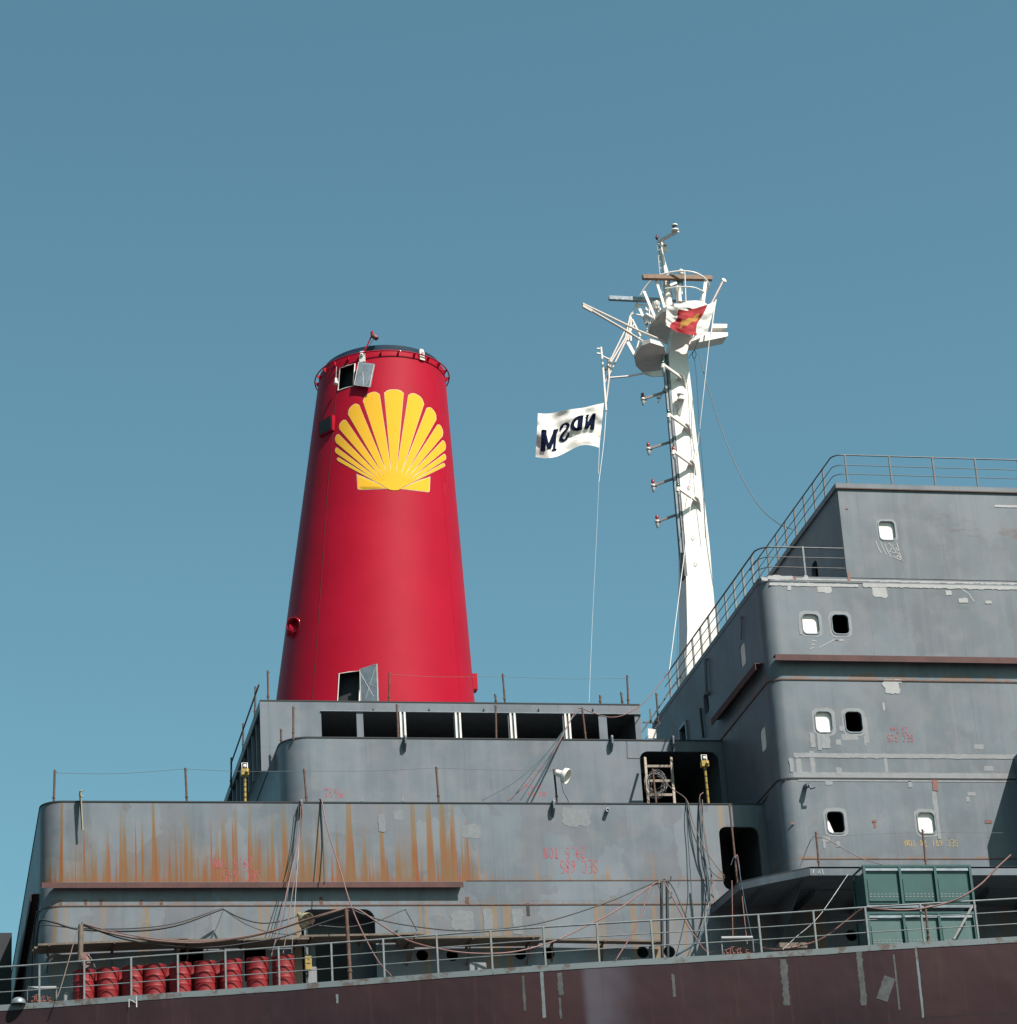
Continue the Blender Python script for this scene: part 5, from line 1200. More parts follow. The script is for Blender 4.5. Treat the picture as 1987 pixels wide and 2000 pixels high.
def glyph(x0, x1, yb, yt, kind):
    X_ = lambda t: x0 + (x1 - x0) * t; Y_ = lambda t: yb + (yt - yb) * t
    if kind == 'N':
        seg((X_(.15), Y_(0)), (X_(.15), Y_(1)), .045); seg((X_(.12), Y_(.98)), (X_(.85), Y_(.05)), .05); seg((X_(.85), Y_(0)), (X_(.85), Y_(1)), .025)
        for x, y in ((.15, 0), (.15, 1), (.85, 1)): seg((X_(x - .17), Y_(y)), (X_(x + .17), Y_(y)), .03, 2)
    if kind == 'D':
        seg((X_(.22), Y_(0)), (X_(.22), Y_(1)), .06); seg((X_(0), Y_(0)), (X_(.4), Y_(0)), .035, 2); seg((X_(0), Y_(1)), (X_(.4), Y_(1)), .035, 2)
        ribbon(tm, [(X_(.25 + .68 * math.sin(R(a))), Y_(.5 - .48 * math.cos(R(a)))) for a in range(0, 181, 15)], .058, Sf)
    if kind == 'S':
        ps = smooth([Vector((X_(a), Y_(b), 0)) for a, b in ((.92, .8), (.7, .98), (.35, .97), (.15, .8), (.3, .6), (.65, .42), (.82, .2), (.6, .02), (.3, .02), (.08, .22))], 4)
        ribbon(tm, [(p.x, p.y) for p in ps], .05, Sf); seg((X_(.92), Y_(.68)), (X_(.92), Y_(.95)), .02, 2); seg((X_(.08), Y_(.05)), (X_(.08), Y_(.34)), .02, 2)
    if kind == 'M':
        seg((X_(.14), Y_(0)), (X_(.14), Y_(1)), .026); seg((X_(.12), Y_(.98)), (X_(.48), Y_(.1)), .055); seg((X_(.48), Y_(.08)), (X_(.82), Y_(.98)), .028); seg((X_(.84), Y_(0)), (X_(.84), Y_(1)), .06)
        for x, y in ((.14, 0), (.84, 0), (.14, 1), (.86, 1)): seg((X_(x - .15), Y_(y)), (X_(x + .15), Y_(y)), .03, 2)
glyph(.12, .26, .40, .76, 'N'); glyph(.30, .47, .42, .77, 'D'); glyph(.50, .65, .31, .68, 'S'); glyph(.68, .93, .16, .60, 'M')
tm.build('flag_lettering', M['navytext'], fl)
YF2 = YM - 1.0
def pick2(u, v):
    if u < .24 + .06 * math.sin(v * 5): return 0
    if u > .80 - .18 * (v - .5) + .03 * math.sin(9 * v): return 0
    if v > .93 and u > .55: return 0
    du = u - .50; dv = v - .50 + du * .9
    if -.20 < du < .17 and abs(dv) < .10 + .10 * max(0, du + .05) * 3 + .03 * math.sin(u * 40): return 2
    return 1
m, S2 = flag('flag', '', '', (1399, 588), (1381, 654), (1303, 596), (1300, 634), YF2, None, pick2, .11, seed=3.1, top_arc=10, bot_arc=9)
# the lower edge sags to the hoist corner
fl2 = m.build('flag', [M['flagwhite'], M['flagred'], M['flagyellow']]); tag(fl2, 'crumpled red and white flag with yellow mark at the mast head', 'flag')

# halyards and stays
cable('white halyard crossing in front of the upper mast on its right', [(1387, 655, 88.3), (1375, 765, 88.4), (1364, 863, 88.8)], .012, 'rope', 'rope', 'halyard')
cable('white halyard running from the mast down to the tower rail', [(1364, 863, 88.85), (1350, 980, 88.6), (1340, 1060, 88.3), (1308, 1308, 86.6)], .010, 'rope', 'rope', 'halyard')
cable('blue rope with a knotted loop hanging right of the mast', [(1357, 702, 88.6), (1361, 740, 88.6), (1366, 830, 88.6), (1374, 930, 88.6), (1378, 1050, 88.8)], .010, 'bluehose', 'rope', 'halyard')
cable('dark stay curving from the mast head down to the top house', [(1366, 690, 88.6), (1380, 745, 88.4), (1412, 845, 88), (1442, 918, 87.5), (1482, 987, 87), (1520, 1022, 86.5), (1548, 1034, 86)], .015, 'wire', 'rope', 'stay')
cable('white flag line hanging below the white lettered flag', [(1184, 803, 89.1), (1180, 860, 89.1), (1170, 942, 89.2)], .012, 'rope', 'rope', 'halyard')
cable('long thin white line between flag and top roof', [(1170, 942, 89.2), (1164, 1080, 89), (1157, 1222, 88.6), (1151, 1372, 87.5)], .0035, 'rope', 'rope', 'halyard')
cable('pale flag line at the fly side of the lettered flag pole', [(1171, 874, 89.05), (1170, 900, 89.05), (1169, 925, 89.1)], .008, 'rope', 'rope', 'halyard')
cable('dark wire beside the foot of the mast left face', [(1329, 1080, 88.7), (1325, 1180, 88.5), (1322, 1340, 88.0)], .010, 'bluehose', 'rope', 'stay')
m = MB(); m.tube(smooth([Q(1357, 682, -.4), Q(1353, 692, -.4), Q(1356, 701, -.4), Q(1360, 692, -.4), Q(1357, 682, -.4)]), .012, 6); m.tube([Q(1365, 660, -.2), Q(1357, 682, -.4), Q(1345, 700, -.2)], .010, 5); tag(m.build('rope_loop', M['bluehose']), 'small blue rope loop hanging under the mast head', 'rope')

# ================================================================== OIL DRUMS
def drum():
    o = bpy.data.objects.new('oil_drum', None); C0.objects.link(o); r = .30; h = .90
    prof = [(0, 0), (r - .01, 0), (r + .008, .01), (r, .03), (r - .004, .12)]
    for zc in (.30, .58): prof += [(r, zc - .05), (r + .002, zc - .022), (r + .013, zc), (r + .002, zc + .022), (r, zc + .05)]
    prof += [(r - .002, .75), (r, .86), (r + .008, .885), (r + .008, .90), (r - .008, .90), (r - .01, .875), (0, .872)]
    m = MB(); m.lathe((0, 0, 0), prof, 36); b = m.build('drum_body', M['drum']); b.location = (0, 0, 0)
    me = b.data; b.parent = o; 
    m = MB(); m.lathe((0, 0, 0), [(.03, 0), (.03, .02), (0, .02)], 12); c_ = m.build('bung', M['rustbar']); c_.location = (.18, 0, .875); c_.parent = o
    return o
dr = drum(); first = True
dx = [(167, 1), (213.5, 1), (263, 1), (306, 1), (356, 1), (405, 1), (456, 1), (508, 1), (559, 1), (191, 0), (240, 0), (331, 0), (381, 0), (428, 0)]
names = ['leftmost red drum of the front row, next to the cable prop', 'second red drum from the left in the front row', 'third red drum from the left, narrow, cut by a rail post', 'fourth red drum from the left in the front row, with a curved cable shadow', 'fifth red drum from the left, behind a rail post', 'sixth red drum from the left in the front row', 'seventh red drum from the left, right behind the sixth rail post', 'red drum second from the right end of the front row', 'rightmost red drum, nearest the yellow box',
         'rear red drum peeping out between the first and second front drums', 'rear red drum peeping out between the second and third front drums', 'rear red drum peeping out between the fourth and fifth front drums', 'rear red drum peeping out between the fifth and sixth front drums', 'rear red drum peeping out between the sixth and seventh front drums']
for (px, fr), nm in zip(dx, names):
    if first: o = dr; first = False
    else:
        o = dr.copy(); C0.objects.link(o)
        for ch in dr.children:
            c_ = ch.copy(); c_.parent = o; C0.objects.link(c_)
    e = edge_at(px); o.location = (e.x, e.y + (.46 if fr else 1.05), ZD - .03); o.rotation_euler.z = random.uniform(0, 6.28)
    tag(o, nm, 'drum', 'red oil drums behind the deck rail')

# ================================================================== SCAFFOLD PLANKS
def plank(label, x0, y0, x1, y1, width, Yo, th=.055, boards=3, br=True):
    a, b = P(x0, y0, Y=Yo), P(x1, y1, Y=Yo); o = thing('scaffold_platform', (a + b) / 2, label, 'scaffold', 'timber staging along the lower deckhouse')
    w_ = width / boards; d = (b - a)
    for k in range(boards):
        m = MB(); q0 = a + Vector((random.uniform(-.1, .1), w_ * (k + .5), 0)); q1 = b + Vector((random.uniform(-.1, .1), w_ * (k + .5), random.uniform(-.01, .01)))
        m.obox(q0, q1, th, w_ - .015, up=(0, 1, 0)); m.build('board', M['wood'], o)
    n_ = max(2, int(d.length / 2.2))
    for k in range(n_ + 1):
        c_ = a.lerp(b, .08 + .84 * k / n_); m = MB(); m.obox(c_ + Vector((0, -.1, -.06)), (c_.x, YA - .005, c_.z - .06), .05, .05); 
        if br: m.obox(c_ + Vector((0, .25, -.08)), (c_.x, YA - .01, c_.z - .55), .035, .035)
        m.build('bracket', M['rustbar'], o)
plank('leftmost timber scaffold platform wrapping the rounded corner above the drums', 72, 1845, 372, 1833, .95, YA - 1.0)
plank('timber scaffold platform behind the hanging cables, above the right drums', 350, 1836, 602, 1832, .95, YA - 1.0)
plank('timber scaffold platform under the wide recess in the lower wall', 590, 1828, 829, 1823, .9, YA - .95)
plank('timber scaffold platform above the first pair of round holes', 781, 1832, 1063, 1829, .95, YA - 1.0)
plank('narrow rightmost scaffold plank ending at the black cable stand', 1064, 1834, 1296, 1838, .35, YA - .45, boards=1)

# ================================================================== GREEN CABINETS
def cabinet(label, x0, x1, yt, yb, Y, depth, mat, base=False):
    A, B = P(x0, yt, Y=Y), P(x1, yb, Y=Y); xl, xr, z1, z0 = A.x, B.x, A.z, B.z
    o = thing('green_cabinet', ((xl + xr) / 2, Y, z0), label, 'cabinet', 'stacked green steel cabinets'); n_ = 3; w_ = (xr - xl) / n_
    m = MB(); m.box(xl + .02, xr - .02, Y + .05, Y + depth, z0 + .05, z1 - .1); m.build('body', M[mat], o)
    for k in range(n_ + 1):
        x = xl + w_ * k; m = MB(); m.box(x - .035, x + .035, Y - .04, Y + .046, z0, z1); m.build('frame_post', M['green'], o)
    m = MB(); m.box(xl - .035, xr + .035, Y - .038, Y + .03, z1 + .002, z1 + .06); m.build('top_bar', M['green'], o)
    m = MB(); m.box(xl - .035, xr + .035, Y - .05, Y + .03, z0 - .08, z0 - .002); m.build('bottom_bar', M['greymetal'], o)
    m = MB(); m.tube([(xl, Y, z1 + .03), (xl, Y + depth, z1 + .03), (xl, Y + depth, z0)], .035, 6); m.build('side_frame', M['green'], o)
    for k in range(n_):
        xa_, xb_ = xl + w_ * k + .07, xl + w_ * (k + 1) - .12; m = MB()
        m.box(xa_, xb_, Y + .015, Y + .049, z0 + .12, z1 - .32, 0); pn = m.build('panel', M[mat], o, .006)
        m = MB()
        for r_ in range(2):
            for j in range(8): m.box(xa_ + .03 + j * .108, xa_ + .09 + j * .108, Y + .008, Y + .0145, z0 + .24 + r_ * .07, z0 + .262 + r_ * .07)
        m.build('vent_slots', M['touch'], pn)
    m = MB(); m.box(xl + .04, xr - .04, Y - .01, Y + .045, z1 - .10, z1 - .005); m.build('foil_strip', M['zinc'], o)
cabinet('upper sea green steel cabinet with three vented panels below the tower', 1687, 1903, 1694, 1768, 73.9, 1.0, 'green')
cabinet('lower pale green steel cabinet standing behind the deck rail', 1695, 1911, 1786, 1858, 73.75, 1.0, 'palegreen')

# ================================================================== SMALLER THINGS
# yellow hose posts
def hosepost(label, xt, yt, xb, yb, Y):
    o = thing('hose_post', P(xb, yb, Y=Y), label, 'post', 'yellow hose posts'); t, b = P(xt, yt, Y=Y), P(xb, yb, Y=Y)
    m = MB(); m.tube([b - Vector((0, 0, .1)), b.lerp(t, .72)], .042, 8); m.build('pole', M['yellow'], o)
    c_ = b.lerp(t, .74); m = MB(); m.box(c_.x - .11, c_.x + .11, Y - .1, Y + .1, c_.z - .08, c_.z + .10); m.lathe(c_ + Vector((.05, -.11, 0)), [(.0, 0), (.05, 0), (.05, .06), (0, .06)], 10, (0, -1, 0)); m.build('valve_box', M['yellow'], o)
    m = MB(); m.tube([c_ + Vector((-.08, 0, .1)), c_ + Vector((-.08, 0, .3)), c_ + Vector((.08, 0, .3)), c_ + Vector((.08, 0, .1))], .015, 6); m.lathe(c_ + Vector((0, -.03, .2)), [(0, 0), (.06, 0), (.05, .03), (0, .03)], 12, (0, -1, 0)); m.build('gauge', M['offwhite'], o)
    for k in range(5):
        q = b.lerp(t, .1 + .13 * k); m = MB(); m.tube([q, q + Vector((0, 0, .03))], .046, 8); m.build('clamp', M['black'], o)
hosepost('yellow hose post with gauge standing left of the middle tier', 478, 1490, 479, 1566, 80.6)
hosepost('yellow hose post with gauge in front of the dark opening by the tower', 1374, 1468, 1384, 1566, 80.6)
# ladder with coil
lad = thing('wooden_ladder', P(1285, 1567, Y=81.5), 'worn timber ladder leaning in the dark opening', 'ladder')
A0, A1, B0, B1 = P(1267, 1570, Y=81.2), P(1260, 1480, Y=83.2), P(1318, 1570, Y=81.2), P(1311, 1480, Y=83.2)
for a, b in ((A0, A1), (B0, B1)): m = MB(); m.obox(a, b, .075, .05); m.build('stile', M['barewood'], lad)
for t in (.12, .42, .74): 
    m = MB(); m.obox(A0.lerp(A1, t + .07), B0.lerp(B1, t + .07), .075, .04); m.build('rung', M['barewood'], lad)
m = MB(); random.seed(3)
for k in range(13):
    cx, cy = 1281 + random.uniform(-4, 5), 1530 + random.uniform(-6, 6); rx, ry = random.uniform(12, 20), random.uniform(16, 26); ph = random.uniform(0, 6)
    m.tube([P(cx + rx * math.cos(a * .35 + ph), cy + ry * math.sin(a * .35 + ph) , Y=81.2 + .15 * math.sin(a + k)) for a in range(19)], .006, 5)
tag(m.build('wire_coil', M['steelwire']), 'tangled coil of grey wire hung on the timber ladder', 'wire coil')
m = MB(); m.tube([P(1275, 1502, Y=81.05), P(1282, 1568, Y=81.0)], .03, 6); tag(m.build('rusty_rod', M['rustbar']), 'short rusty rod standing inside the wire coil', 'rod')
# floodlight
fo = thing('floodlight', P(1095, 1515, Y=YA - .1), 'white bell shaped floodlight tilted on a rusty stanchion', 'floodlight')
a = P(1087, 1509, Y=YA - .02); ax = Vector((.78, -.42, -.46)).normalized(); L = .40
m = MB(); m.lathe(a, [(0, -.02), (.085, -.02), (.10, .03), (.10, L * .35), (.14, L * .5), (.225, L * .62), (.235, L * .95), (.22, L * .95), (.2, L * .6), (.0, L * .5)], 28, ax); m.build('shade', M['white'], fo)
m = MB(); m.tube([a, P(1084, 1512, Y=YA + .1)], .02, 6); m.build('bracket', M['rustbar'], fo)
m = MB(); m.tube(smooth([P(1097, 1527, Y=YA - .2), P(1100, 1545, Y=YA - .1), P(1109, 1562, Y=YA + .1), P(1111, 1570, Y=YA + .3)]), .009, 5); m.build('lead', M['black'], fo)
fo = thing('floodlight', P(592, 1812, Y=79), 'old domed floodlight with wire guard in the shaded recess', 'floodlight')
a = P(585, 1787, Y=79.2); ax = Vector((.45, -.5, -.6)).normalized()
m = MB(); m.lathe(a, [(0, -.06), (.06, -.05), (.07, .05), (.16, .16), (.24, .30), (.25, .33), (.2, .3), (0, .2)], 24, ax); m.build('shade', M['cream'], fo)
m = MB()
for k in range(4):
    r0 = a + ax * .33; u = ax.orthogonal().normalized(); q = Matrix.Rotation(R(45 * k), 3, ax) @ u; m.tube(smooth([r0 + q * .25, r0 + q * .15 + ax * .15, r0 + ax * .2, r0 - q * .15 + ax * .15, r0 - q * .25]), .01, 5)
m.build('wire_guard', M['rustbar'], fo)
# leaning board
m = MB(); a, b = P(157, 1545, Y=YA - .12), P(161, 1622, Y=YA - .22)
m.plate([P(155.5, 1545, Y=YA - .25), P(159, 1545, Y=YA - .25), P(163.5, 1621, Y=YA - .25), P(159.5, 1622, Y=YA - .25)], (0, .02, 0))
m.plate([P(155.5, 1545, Y=YA - .25), P(155.5, 1545, Y=YA - .25) + Vector((0, .3, .02)), P(159.5, 1622, Y=YA - .25) + Vector((0, .02, 0)), P(159.5, 1622, Y=YA - .25)], (.02, 0, 0))
m.tube([P(158, 1546, Y=YA - .25), P(163, 1543, Y=YA - .25)], .02, 5); m.tube([P(158, 1555, Y=YA - .25), P(163, 1557, Y=YA - .25)], .02, 5)
tag(m.build('hanging_board', M['cream']), 'narrow cream bracket board hooked over the roof edge at far left', 'board')
# yellow box on post, white machine boxes
e = edge_at(602); o = thing('switch_box', (e.x, e.y + .5, ZD), 'yellow switch box on a stand right of the drums', 'switch box')
q = P(602, 1882, Y=e.y + .5); m = MB(); m.box(q.x - .09, q.x + .09, q.y - .08, q.y + .08, q.z - .19, q.z + .19); m.build('box', M['yellow'], o, .01)
m = MB(); m.box(q.x - .07, q.x - .04, q.y - .02, q.y + .02, ZD, q.z - .2); m.tube([q + Vector((-.03, 0, .2)), q + Vector((-.08, .0, .45))], .012, 6); m.build('stand', M['black'], o)
m = MB(); m.box(q.x - .06, q.x + .05, q.y - .085, q.y - .081, q.z - .03, q.z + .0); m.box(q.x - .02, q.x + .03, q.y - .085, q.y - .081, q.z + .07, q.z + .1); m.build('switch', M['black'], o)
def crate(label, x0, x1, y0, y1, dy, mat, dep=.4, name='deck_box', cat='box'):
    e = edge_at((x0 + x1) / 2); Y = e.y + dy; a, b = P(x0, y0, Y=Y), P(x1, y1, Y=Y); m = MB(); m.box(a.x, b.x, Y, Y + dep, max(min(b.z, a.z - .1), ZD - .03), a.z)
    return tag(m.build(name, M[mat], None, .015), label, cat)
crate('pale grey upright box beside the dark doorway', 600, 620, 1888, 1925, .7, 'touch')
crate('light grey flat box on deck below the first round holes', 917, 951, 1880, 1898, .5, 'touch')
crate('brown timber block on deck left of the green cabinets', 1522, 1578, 1841, 1852, .6, 'wood')
crate('pale box half hidden at the left end of the drums', 125, 145, 1938, 1956, .5, 'touch')
# burner benches
def bench(label, x0, x1, yt, dy):
    e = edge_at((x0 + x1) / 2); Y = e.y + dy; a, b = P(x0, yt, Y=Y), P(x1, yt - 1, Y=Y)
    o = thing('burner_stand', ((a.x + b.x) / 2, Y, ZD), label, 'equipment stand', 'small gas burner stands on deck')
    m = MB(); m.tube([a, b], .055, 10); m.build('top_tube', M['touch'], o)
    for q in (a, b): m = MB(); m.tube([q, Vector((q.x, q.y, ZD))], .022, 6); m.build('leg', M['rail'], o)
    m = MB()
    for k in range(7):
        x = a.x + (b.x - a.x) * (.1 + .8 * k / 7 + .04 * math.sin(k * 3)); z = ZD + .12 + .04 * (k % 3); m.tube([(x, Y - .04, z - .05), (x + .03 * math.sin(k * 2), Y - .05, z + .12)], .018 + .006 * (k % 2), 6); m.tube([(x - .05, Y - .06, z + .10), (x + .05, Y - .06, z + .11)], .012, 5)
    m.tube([(a.x, Y, ZD + .14), (b.x, Y, ZD + .16)], .03, 6); m.build('valves', M['ironred'], o)
bench('gas manifold stand with red valves behind the rail below the pink hoses', 1409, 1470, 1833, .5)
bench('gas manifold stand with grey tube at the far left end of the rail', 54, 110, 1931, .5)
m = MB(); q = P(36, 1952, Y=77.9); m.lathe((q.x, q.y, ZD - .03), [(.2, 0), (.2, .05), (.17, .12), (.1, .17), (0, .19)], 24); tag(m.build('vent_cowl', M['greymetal']), 'low grey domed vent cap at the bottom left corner', 'vent')
# dark deckhouse beyond at left
o = thing('aft_shelter', (1.5, 92, ZD), 'dark ribbed shelter far left behind the streaked deckhouse', 'shelter')
q = P(30, 1822, Y=92); m = MB(); m.box(-12, XL - .3, 92, 97, ZD, q.z); m.build('wall', M['dark'], o)
m = MB()
for k in range(8): m.box(-1 + k * .55, -.94 + k * .55, 91.94, 91.998, ZD, q.z - .3)
m.build('rib', M['mid'], o)

# ------------------------------------------------------------------ hoses and cables
gc = 'cables and hoses draped along the staging'
H = [
 ('black cable bundle sagging from the left corner to the first hook', [(70, 1850, 80.6), (76, 1808, 79.9), (82, 1797, 79.7), (110, 1803, 79.6), (153, 1815, 79.5), (250, 1819, 79.3), (340, 1809, 79.3), (436, 1775, 79.6)], .030, 'black'),
 ('thinner black cable just below the left corner bundle', [(68, 1870, 80.9), (74, 1815, 79.9), (86, 1807, 79.7), (150, 1813, 79.5), (250, 1814, 79.3), (340, 1804, 79.3), (436, 1773, 79.6)], .016, 'black'),
 ('black cable falling right from the first hook to the recess', [(436, 1776, 79.6), (470, 1793, 79.4), (510, 1803, 79.3), (550, 1799, 79.3), (585, 1788, 79.4)], .022, 'black'),
 ('thin black cable sagging lowest right of the first hook', [(436, 1776, 79.6), (480, 1805, 79.3), (530, 1822, 79.2), (580, 1826, 79.2)], .014, 'black'),
 ('short black cable dropping from the first hook to the staging', [(436, 1778, 79.6), (424, 1810, 79.3), (411, 1832, 79.1)], .014, 'black'),
 ('thick brown hose sagging above the red drums', [(163, 1806, 77.9), (200, 1819, 77.8), (260, 1832, 77.6), (330, 1840, 77.4), (400, 1841, 77.3), (500, 1827, 77.2), (600, 1797, 77.1), (676, 1774, 77.0)], .032, 'brownhose'),
 ('pale hose lying on top of the brown hose', [(163, 1804, 77.85), (230, 1822, 77.7), (330, 1837, 77.3), (420, 1837, 77.2), (520, 1821, 77.1), (610, 1792, 77.05), (676, 1772, 77.0)], .014, 'pink'),
 ('black cable hanging lowest under the brown hose', [(163, 1808, 77.9), (240, 1834, 77.7), (330, 1848, 77.4), (420, 1850, 77.3), (510, 1838, 77.2), (560, 1828, 77.1), (620, 1806, 77.1), (676, 1787, 77.0)], .020, 'black'),
 ('pink hose looping down from the rusty pipe to the black stand', [(676, 1773, 77), (700, 1777, 76.9), (735, 1800, 76.8), (790, 1834, 76.4), (850, 1852, 76), (920, 1862, 75.8), (1000, 1860, 75.8), (1075, 1841, 76), (1135, 1814, 76.4), (1205, 1778, 77), (1265, 1735, 77.5), (1295, 1722, 77.6)], .022, 'pink'),
 ('black cable above the pink hose between rusty pipe and black stand', [(676, 1772, 77), (730, 1793, 77), (800, 1808, 77), (900, 1818, 77), (1000, 1812, 77), (1080, 1797, 77.2), (1180, 1765, 77.4), (1262, 1731, 77.6), (1300, 1717, 77.6)], .020, 'black'),
 ('bent black cable over the recess right edge', [(623, 1808, 79.4), (680, 1811, 79.4), (740, 1798, 79.4), (788, 1778, 79.6), (795, 1783, 79.6), (815, 1818, 79.2)], .016, 'black'),
 ('pink hose from the lowest roof edge falling right to the deck', [(624, 1562, 80), (629, 1566, 79.9), (640, 1620, 79.5), (662, 1690, 78.8), (690, 1780, 78), (733, 1868, 77), (765, 1907, 76.2)], .018, 'pink'),
 ('dark hose tightly following the wall below the roof edge', [(626, 1562, 80), (627, 1575, 79.96), (631, 1650, 79.95), (634, 1724, 79.73)], .018, 'black'),
 ('pink hose at the left of the hanging rope bundle', [(590, 1562, 80), (588, 1572, 79.8), (583, 1640, 79.6), (565, 1720, 79), (550, 1790, 78.5), (530, 1868, 77.4)], .016, 'pink'),
 ('second pink hose of the hanging rope bundle', [(591, 1562, 80), (591, 1580, 79.7), (585, 1660, 79.6), (572, 1740, 79), (563, 1800, 78.5), (553, 1864, 77.4)], .014, 'brownhose'),
 ('blue hose of the hanging rope bundle', [(584, 1570, 79.8), (578, 1640, 79.7), (566, 1720, 79.4), (552, 1800, 78.6), (535, 1850, 77.6)], .012, 'bluehose'),
 ('grey rope at the right of the hanging rope bundle', [(590, 1570, 79.8), (584, 1650, 79.6), (578, 1740, 79), (574, 1800, 78.5), (570, 1862, 77.4)], .009, 'steelwire'),
 ('pink hose running from the tower rail over the bays down the middle wall', [(1308, 1309, 85.2), (1290, 1335, 85), (1255, 1375, 84.5), (1220, 1396, 84), (1190, 1401, 83.7), (1158, 1392, 83.6), (1137, 1384, 83.6), (1126, 1386, 83.5), (1112, 1412, 83.3), (1080, 1470, 82.6), (1030, 1530, 81.5), (992, 1564, 80.6)], .016, 'pink'),
 ('blue hose slanting down the middle wall, left of a pair', [(1140, 1384, 83.5), (1120, 1400, 83.4), (1095, 1438, 83.0), (1050, 1495, 82), (998, 1563, 80.6)], .013, 'bluehose'),
 ('blue hose slanting down the middle wall, right of a pair', [(1105, 1425, 83.2), (1075, 1475, 82.4), (1045, 1520, 81.5), (1017, 1563, 80.6)], .013, 'bluehose'),
 ('thin green line spreading left from the slanting blue hoses', [(1102, 1425, 83.2), (1060, 1480, 82.4), (1005, 1528, 81.5), (942, 1564, 80.6)], .008, 'green'),
 ('brown hose leaving the wire coil and crossing the wall to the doorway', [(1293, 1518, 81.2), (1312, 1540, 80.6), (1341, 1562, 79.95), (1352, 1600, 79.9), (1375, 1655, 79.7), (1400, 1692, 79.6), (1416, 1712, 79.6)], .014, 'brownhose'),
 ('dark blue hose hanging straight near the wall right end', [(1340, 1562, 80), (1342, 1600, 79.9), (1347, 1680, 79.9), (1353, 1760, 79.7), (1358, 1832, 78.5)], .013, 'bluehose'),
 ('dark hose slanting to meet the thick bundle', [(1341, 1563, 80), (1352, 1620, 79.9), (1370, 1668, 79.8), (1384, 1715, 79.8), (1388, 1775, 79.6)], .016, 'black'),
 ('thick dark hose bundle hanging beside the doorway', [(1366, 1560, 80), (1368, 1600, 79.9), (1374, 1660, 79.8), (1381, 1710, 79.8), (1384, 1790, 79.5), (1360, 1840, 78), (1322, 1866, 77)], .028, 'bluehose'),
 ('pink hose hanging with the dark bundle beside the doorway', [(1374, 1548, 80), (1367, 1558, 79.95), (1372, 1600, 79.9), (1381, 1660, 79.8), (1390, 1705, 79.8), (1392, 1735, 79.7), (1399, 1768, 79.5)], .014, 'pink'),
 ('grey cable hanging right of the dark bundle', [(1372, 1562, 80), (1377, 1620, 79.9), (1386, 1680, 79.8), (1389, 1720, 79.8), (1384, 1770, 79.6), (1366, 1820, 78.8)], .012, 'steelwire'),
 ('blue loop bulging right of the dark bundle', [(1384, 1695, 79.8), (1398, 1710, 79.6), (1410, 1716, 79.5), (1416, 1714, 79.5)], .012, 'bluehose'),
 ('black cable falling right from the black stand', [(1305, 1720, 77.6), (1318, 1740, 77.4), (1340, 1790, 77), (1362, 1830, 76)], .018, 'black'),
 ('pink hose falling right from the black stand to the deck', [(1298, 1722, 77.6), (1315, 1755, 77.2), (1345, 1810, 76), (1376, 1855, 74.6), (1390, 1861, 74.2), (1398, 1858, 74)], .018, 'pink'),
 ('pink hose falling left from the black stand to the hull edge', [(1290, 1722, 77.6), (1273, 1730, 77.4), (1262, 1760, 77), (1240, 1815, 76), (1203, 1876, 74.4)], .018, 'pink'),
 ('black cable bow close left of the black stand', [(1284, 1725, 77.6), (1290, 1740, 77.5), (1294, 1780, 77.5), (1294, 1870, 77.3)], .014, 'black'),
 ('long pink hose sweeping up across the green cabinets', [(1487, 1852, 73.5), (1526, 1854, 73.4), (1578, 1844, 73.3), (1612, 1830, 73.1), (1656, 1797, 72.9), (1687, 1775, 72.6), (1721, 1776, 72.3), (1760, 1778, 72.2), (1800, 1775, 72.1), (1852, 1763, 72), (1883, 1750, 71.9), (1914, 1729, 71.9), (1930, 1714, 71.9), (1946, 1697, 71.9), (1975, 1670, 71.9)], .026, 'pink'),
 ('straight grey rope stretched from the deck to the cabinet top', [(1657, 1708, 74.2), (1600, 1790, 73.6), (1556, 1830, 73.2), (1529, 1855, 73)], .012, 'steelwire'),
 ('dark cable looping off the wing deck stanchion to the left', [(1563, 1694, 77), (1575, 1662, 77.1), (1585, 1640, 77.1), (1594, 1632, 77.2)], .013, 'black'),
 ('brown cable drooping from the wing deck stanchion to the cabinet', [(1594, 1636, 77.2), (1612, 1638, 77.1), (1640, 1653, 77), (1680, 1675, 76.9), (1720, 1688, 76.8), (1750, 1691, 76.7)], .013, 'brownhose'),
 ('pink hose hanging from the slim bar to the manifold stand', [(1436, 1676, 78.3), (1441, 1672, 78.3), (1446, 1710, 78.2), (1452, 1770, 77), (1460, 1845, 74.4)], .014, 'pink'),
 ('blue hose hanging right of the slim bar', [(1428, 1690, 78.3), (1434, 1674, 78.3), (1441, 1680, 78.2), (1452, 1745, 77), (1470, 1832, 74.4), (1484, 1842, 74)], .012, 'bluehose'),
 ('pink hose hanging lower left of the manifold stand', [(1430, 1720, 78.2), (1431, 1780, 77), (1432, 1832, 74.6)], .012, 'pink'),
 ('brown rope from the timber prop down across the rail', [(155, 1810, 77.9), (146, 1835, 77.8), (136, 1870, 77.7), (120, 1925, 77.5), (112, 1948, 77.4)], .015, 'brownhose'),
 ('dark blue cable curving down the left end of the deckhouse', [(84, 1778, 79.8), (72, 1785, 80.3), (66, 1830, 81.2), (63, 1880, 81.8), (62, 1930, 82)], .018, 'black'),
 ('dark pipe slanting across the lower tower side', [(1535, 1524, 78.0), (1512, 1541, 78.9), (1490, 1568, 79.9)], .02, 'black'),
]
for l_, p_, r_, mt in H: cable(l_, p_, r_, mt, 'hose' if 'hose' in l_ else ('rope' if 'rope' in l_ else 'cable'), 'hose' if 'hose' in l_ else 'cable', gc)
m = MB(); random.seed(5)
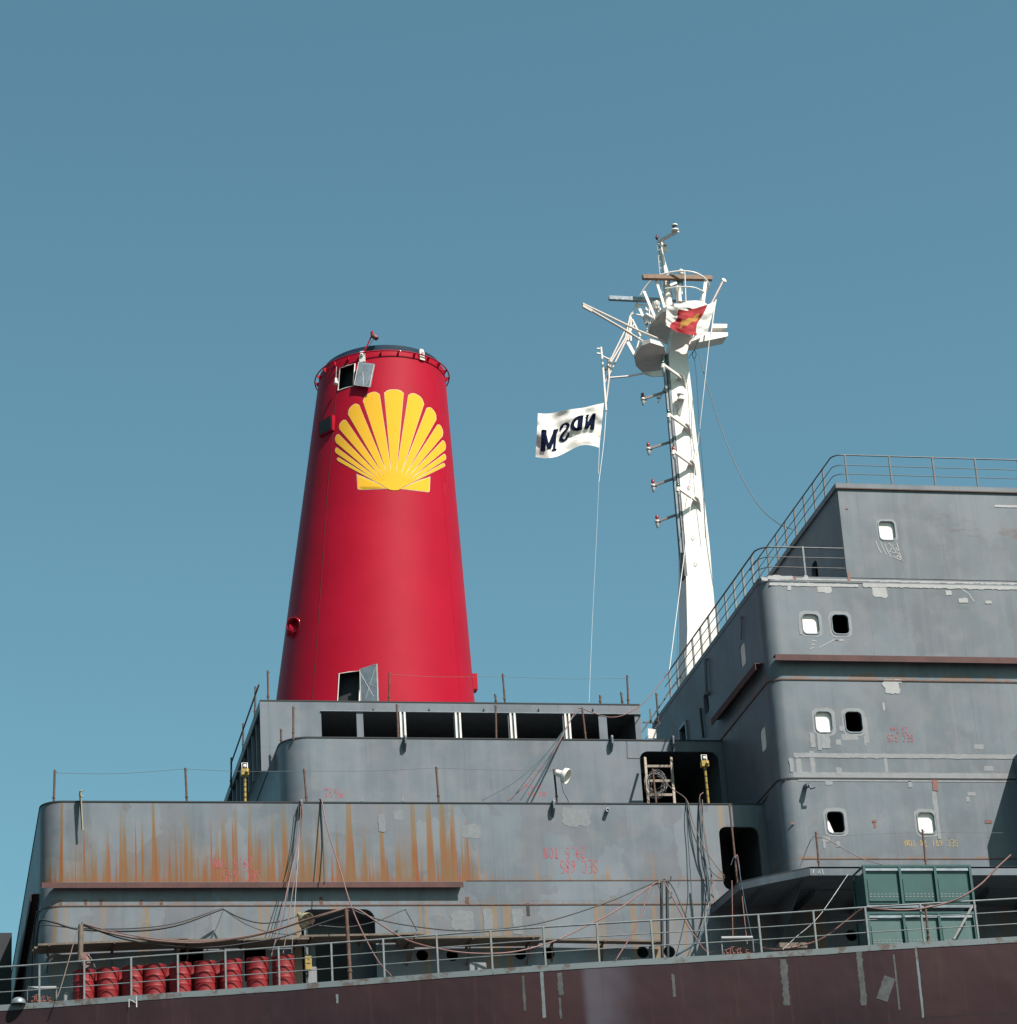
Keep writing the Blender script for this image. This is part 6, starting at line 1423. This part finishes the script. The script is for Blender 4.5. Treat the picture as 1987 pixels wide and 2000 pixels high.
for k in range(6): m.tube(smooth([P(164 + k, 1862, Y=77.75), P(162 + k * 2 - 3, 1866 + k, Y=77.6), P(163 + k, 1890, Y=77.6), P(168 + k * 1.5, 1888 - k, Y=77.6), P(169 + k, 1864, Y=77.7)]), .014, 5)
m.tube(smooth([P(168, 1862, Y=77.7), P(178, 1872, Y=77.6), P(186, 1890, Y=77.5)]), .012, 5); tag(m.build('hose_coil', M['pink']), 'pink hose coil hung on the rail by the leftmost drum', 'hose')
m = MB(); m.obox(P(1863, 1835, Y=73.2), P(1900, 1769, Y=73.5), .06, .05); tag(m.build('strut_bar', M['darkrail']), 'dark slanting bar leaning against the green cabinets', 'bar')
m = MB(); m.obox(P(1802, 1767, Y=72.6), P(1815, 1767, Y=72.6), .05, .08); tag(m.build('prop_head', M['rustbar']), 'small rusty cross head on the prop before the cabinets', 'bar')
